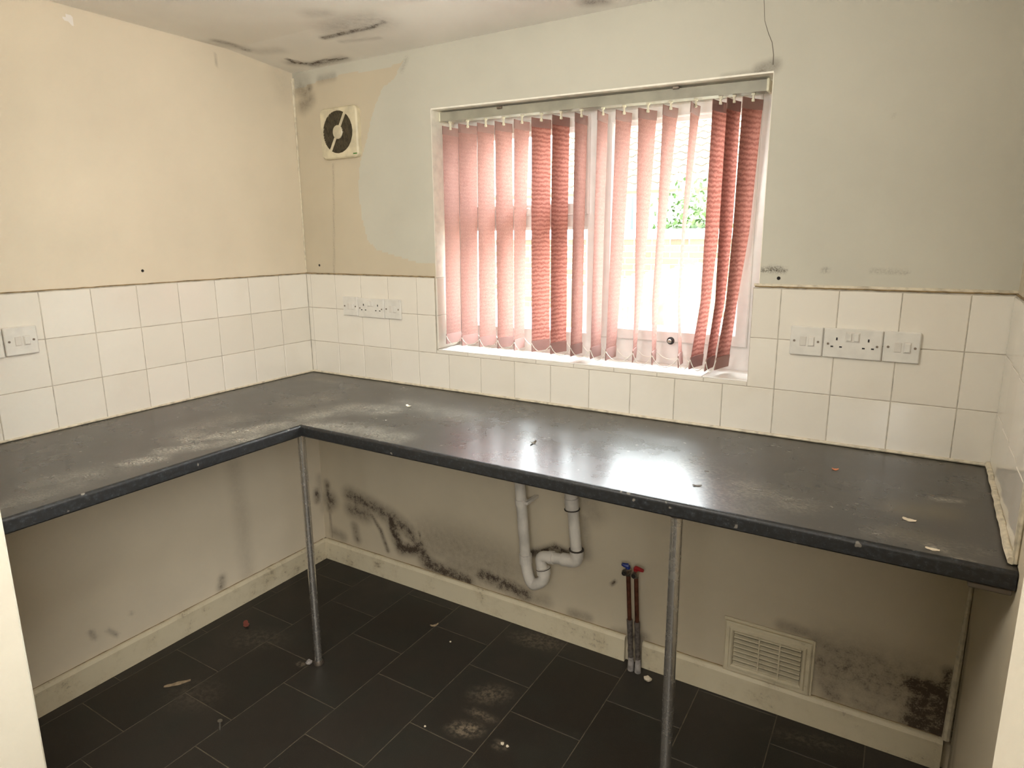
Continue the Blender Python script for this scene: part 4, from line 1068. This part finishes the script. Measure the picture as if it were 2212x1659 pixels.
# side fence running away from the house
fa, fe = Vector((.80, .9, 0)), Vector((.545, 5.3, 0))
fn = thing('garden_fence', (fa.x, fa.y, -.15), 'weathered board fence running away from the house towards the brick wall', 'fence')
dv = (fe - fa).normalized(); sv = Vector((-dv.y, dv.x, 0)); Lf = (fe - fa).length
def fbox(s0, s1, t0, t1, z0, z1):
    b = MB(); vs = []
    for z in (z0, z1):
        for (s_, t_) in ((s0, t0), (s1, t0), (s1, t1), (s0, t1)):
            q = fa + dv * s_ + sv * t_; vs.append((q.x, q.y, z))
    return b.add(vs, [(0, 3, 2, 1), (4, 5, 6, 7), (0, 1, 5, 4), (1, 2, 6, 5), (2, 3, 7, 6), (3, 0, 4, 7)])
s_ = 0; i = 0
while s_ < Lf - .1:
    fbox(s_, s_ + .095, .0, .018, -.1, 1.27 + .01 * math.sin(i * 1.7)).build('board', 'wood', fn); s_ += .108; i += 1
for zr_ in (.35, 1.08): fbox(0, Lf, -.035, .0, zr_, zr_ + .05).build('rail', 'wood_dark', fn)
for sp_ in (0, 1.8, 3.6): fbox(sp_, sp_ + .08, -.09, -.035, -.15, 1.32).build('post', 'wood', fn)
# neighbouring house beyond the wall
NY = 10.0
nh = thing('neighbour_house', (-2.5, NY, -.15), 'pale rendered house with clay pantile roof beyond the garden wall', 'house')
ev = float(Wp(1390, 415, NY)[2])
b = MB(); b.box(-8, 1.2, NY, NY + 5, -.15, ev); b.build('house_wall', 'render', nh)
b = MB(); b.tube([(-8, NY - .12, ev + .02), (1.3, NY - .12, ev + .02)], .05, 8); b.build('gutter', 'wood_dark', nh)
slope = math.radians(32); rv = Vector((0, math.cos(slope), math.sin(slope)))
b = MB(); b.add([(-8.2, NY - .1, ev), (1.35, NY - .1, ev), (1.35, NY - .1 + 3.4 * rv.y, ev + 3.4 * rv.z), (-8.2, NY - .1 + 3.4 * rv.y, ev + 3.4 * rv.z),
                 (-8.2, NY + .1 + 3.4 * rv.y * 2, ev), (1.35, NY + .1 + 3.4 * rv.y * 2, ev)], [(0, 1, 2, 3), (3, 2, 5, 4), (0, 3, 4), (1, 5, 2), (0, 4, 5, 1)]); b.build('roof_deck', 'render', nh)
pm = MB(); vs = []; npz = 8
for lay, off in ((0, 0), (1, -.02)):
    for (t, lift) in ((0, .055), (.34, .02)):
        for i in range(npz + 1):
            u = i / npz; x_ = (u - .5) * .225; w_ = .022 * math.sin(u * 2 * PI)
            q = rv * t; nrm = Vector((0, -rv.z, rv.y)); vs.append((x_, q.y + nrm.y * (lift + w_ + off), q.z + nrm.z * (lift + w_ + off)))
n1 = npz + 1; fs = []
for i in range(npz):
    fs.append((i, i + 1, n1 + i + 1, n1 + i)); fs.append((i, 2 * n1 + i, 2 * n1 + i + 1, i + 1))
pm.add(vs, fs); pme = bpy.data.meshes.new('pantile'); pme.from_pydata(pm.v, [], pm.f); pme.update(); pme.materials.append(M['pantile'])
for r in range(11):
    for c_ in range(24):
        o = bpy.data.objects.new('pantile', pme); COL.objects.link(o); o.parent = nh
        o.location = (-4.6 + c_ * .225 + 2.5, -.12 + r * .29 * rv.y, ev + .15 + r * .29 * rv.z)
hw = Wp(1366, 440, NY)
# blue post
q0, q1 = Wp(1366, 425, 7.2), Wp(1366, 497, 7.2)
b = MB(); b.tube([(q0[0], 7.2, -.15), (q0[0], 7.2, q0[2])], .035, 12); bp_ = b.build('blue_post', 'blue', smooth=True); recentre(bp_); tag(bp_, 'bright blue post standing behind the brick garden wall', 'post')
# shrub behind the wall
sh0 = Wp(1498, 450, 6.4)
sh = thing('leafy_shrub', (sh0[0], 6.4, -.15), 'bright green leafy shrub rising over the garden wall', 'shrub')
b = MB()
for k in range(5):
    b.tube([(sh0[0] + .05 * k - .1, 6.4, -.15), (sh0[0] + .16 * (k - 2), 6.4 + .05 * k, 1.2), (sh0[0] + .2 * (k - 2), 6.45, 2.1)], [.02, .012, .004], 6)
b.build('stem', 'twig', sh, smooth=True)
b = MB()
for k in range(1700):
    c0 = Vector((sh0[0] + rng.normal(0, .27), 6.4 + rng.normal(0, .22), 1.55 + rng.normal(0, .33)))
    a = Vector(rng.normal(0, 1, 3)).normalized(); b2 = a.orthogonal().normalized(); L_ = .035 + rng.rand() * .03
    b.add([c0 - a * L_, c0 + b2 * L_ * .45, c0 + a * L_, c0 - b2 * L_ * .45], [(0, 1, 2, 3)])
b.build('foliage', 'leaf', sh, kind='stuff')
# blue-grey sheet behind the shrub
q = Wp(1508, 425, 7.6); b = MB(); pts = []
for i in range(9):
    for j in range(7):
        u, v = i / 8, j / 6; pts.append((q[0] - .25 + .6 * u, 7.6 + .06 * math.sin(9 * u + 4 * v), 1.2 + 1.0 * v * (1 - .3 * abs(u - .5))))
fs = [(i * 7 + j, (i + 1) * 7 + j, (i + 1) * 7 + j + 1, i * 7 + j + 1) for i in range(8) for j in range(6)]
b.add(pts, fs); b.add([(x, y + .02, z) for x, y, z in pts], [f[::-1] for f in fs]); o = b.build('draped_sheet', 'bluegrey', smooth=True); recentre(o); o.location.z = -.15
tag(o, 'blue-grey sheet hanging behind the green shrub outside', 'sheet')
# twiggy plant in front of the fence
tp = np.array([1.32, 1.5, 0])
tw = thing('twiggy_plant', (tp[0], tp[1], -.15), 'thin bare twiggy plant just outside the right window pane', 'plant')
b = MB()
for k in range(7):
    a = k * .9; r0 = .12 + .05 * (k % 3)
    b.tube([(tp[0], tp[1], -.15), (tp[0] + .4 * r0 * math.cos(a), tp[1] + .4 * r0 * math.sin(a), .5), (tp[0] + r0 * math.cos(a) * 1.4, tp[1] + r0 * math.sin(a), .86 + .03 * (k % 3)), (tp[0] + r0 * math.cos(a) * 2.0, tp[1] + r0 * math.sin(a) * 1.2, .84)], [.006, .005, .004, .003], 6)
b.build('twigs', 'twig', tw, smooth=True)
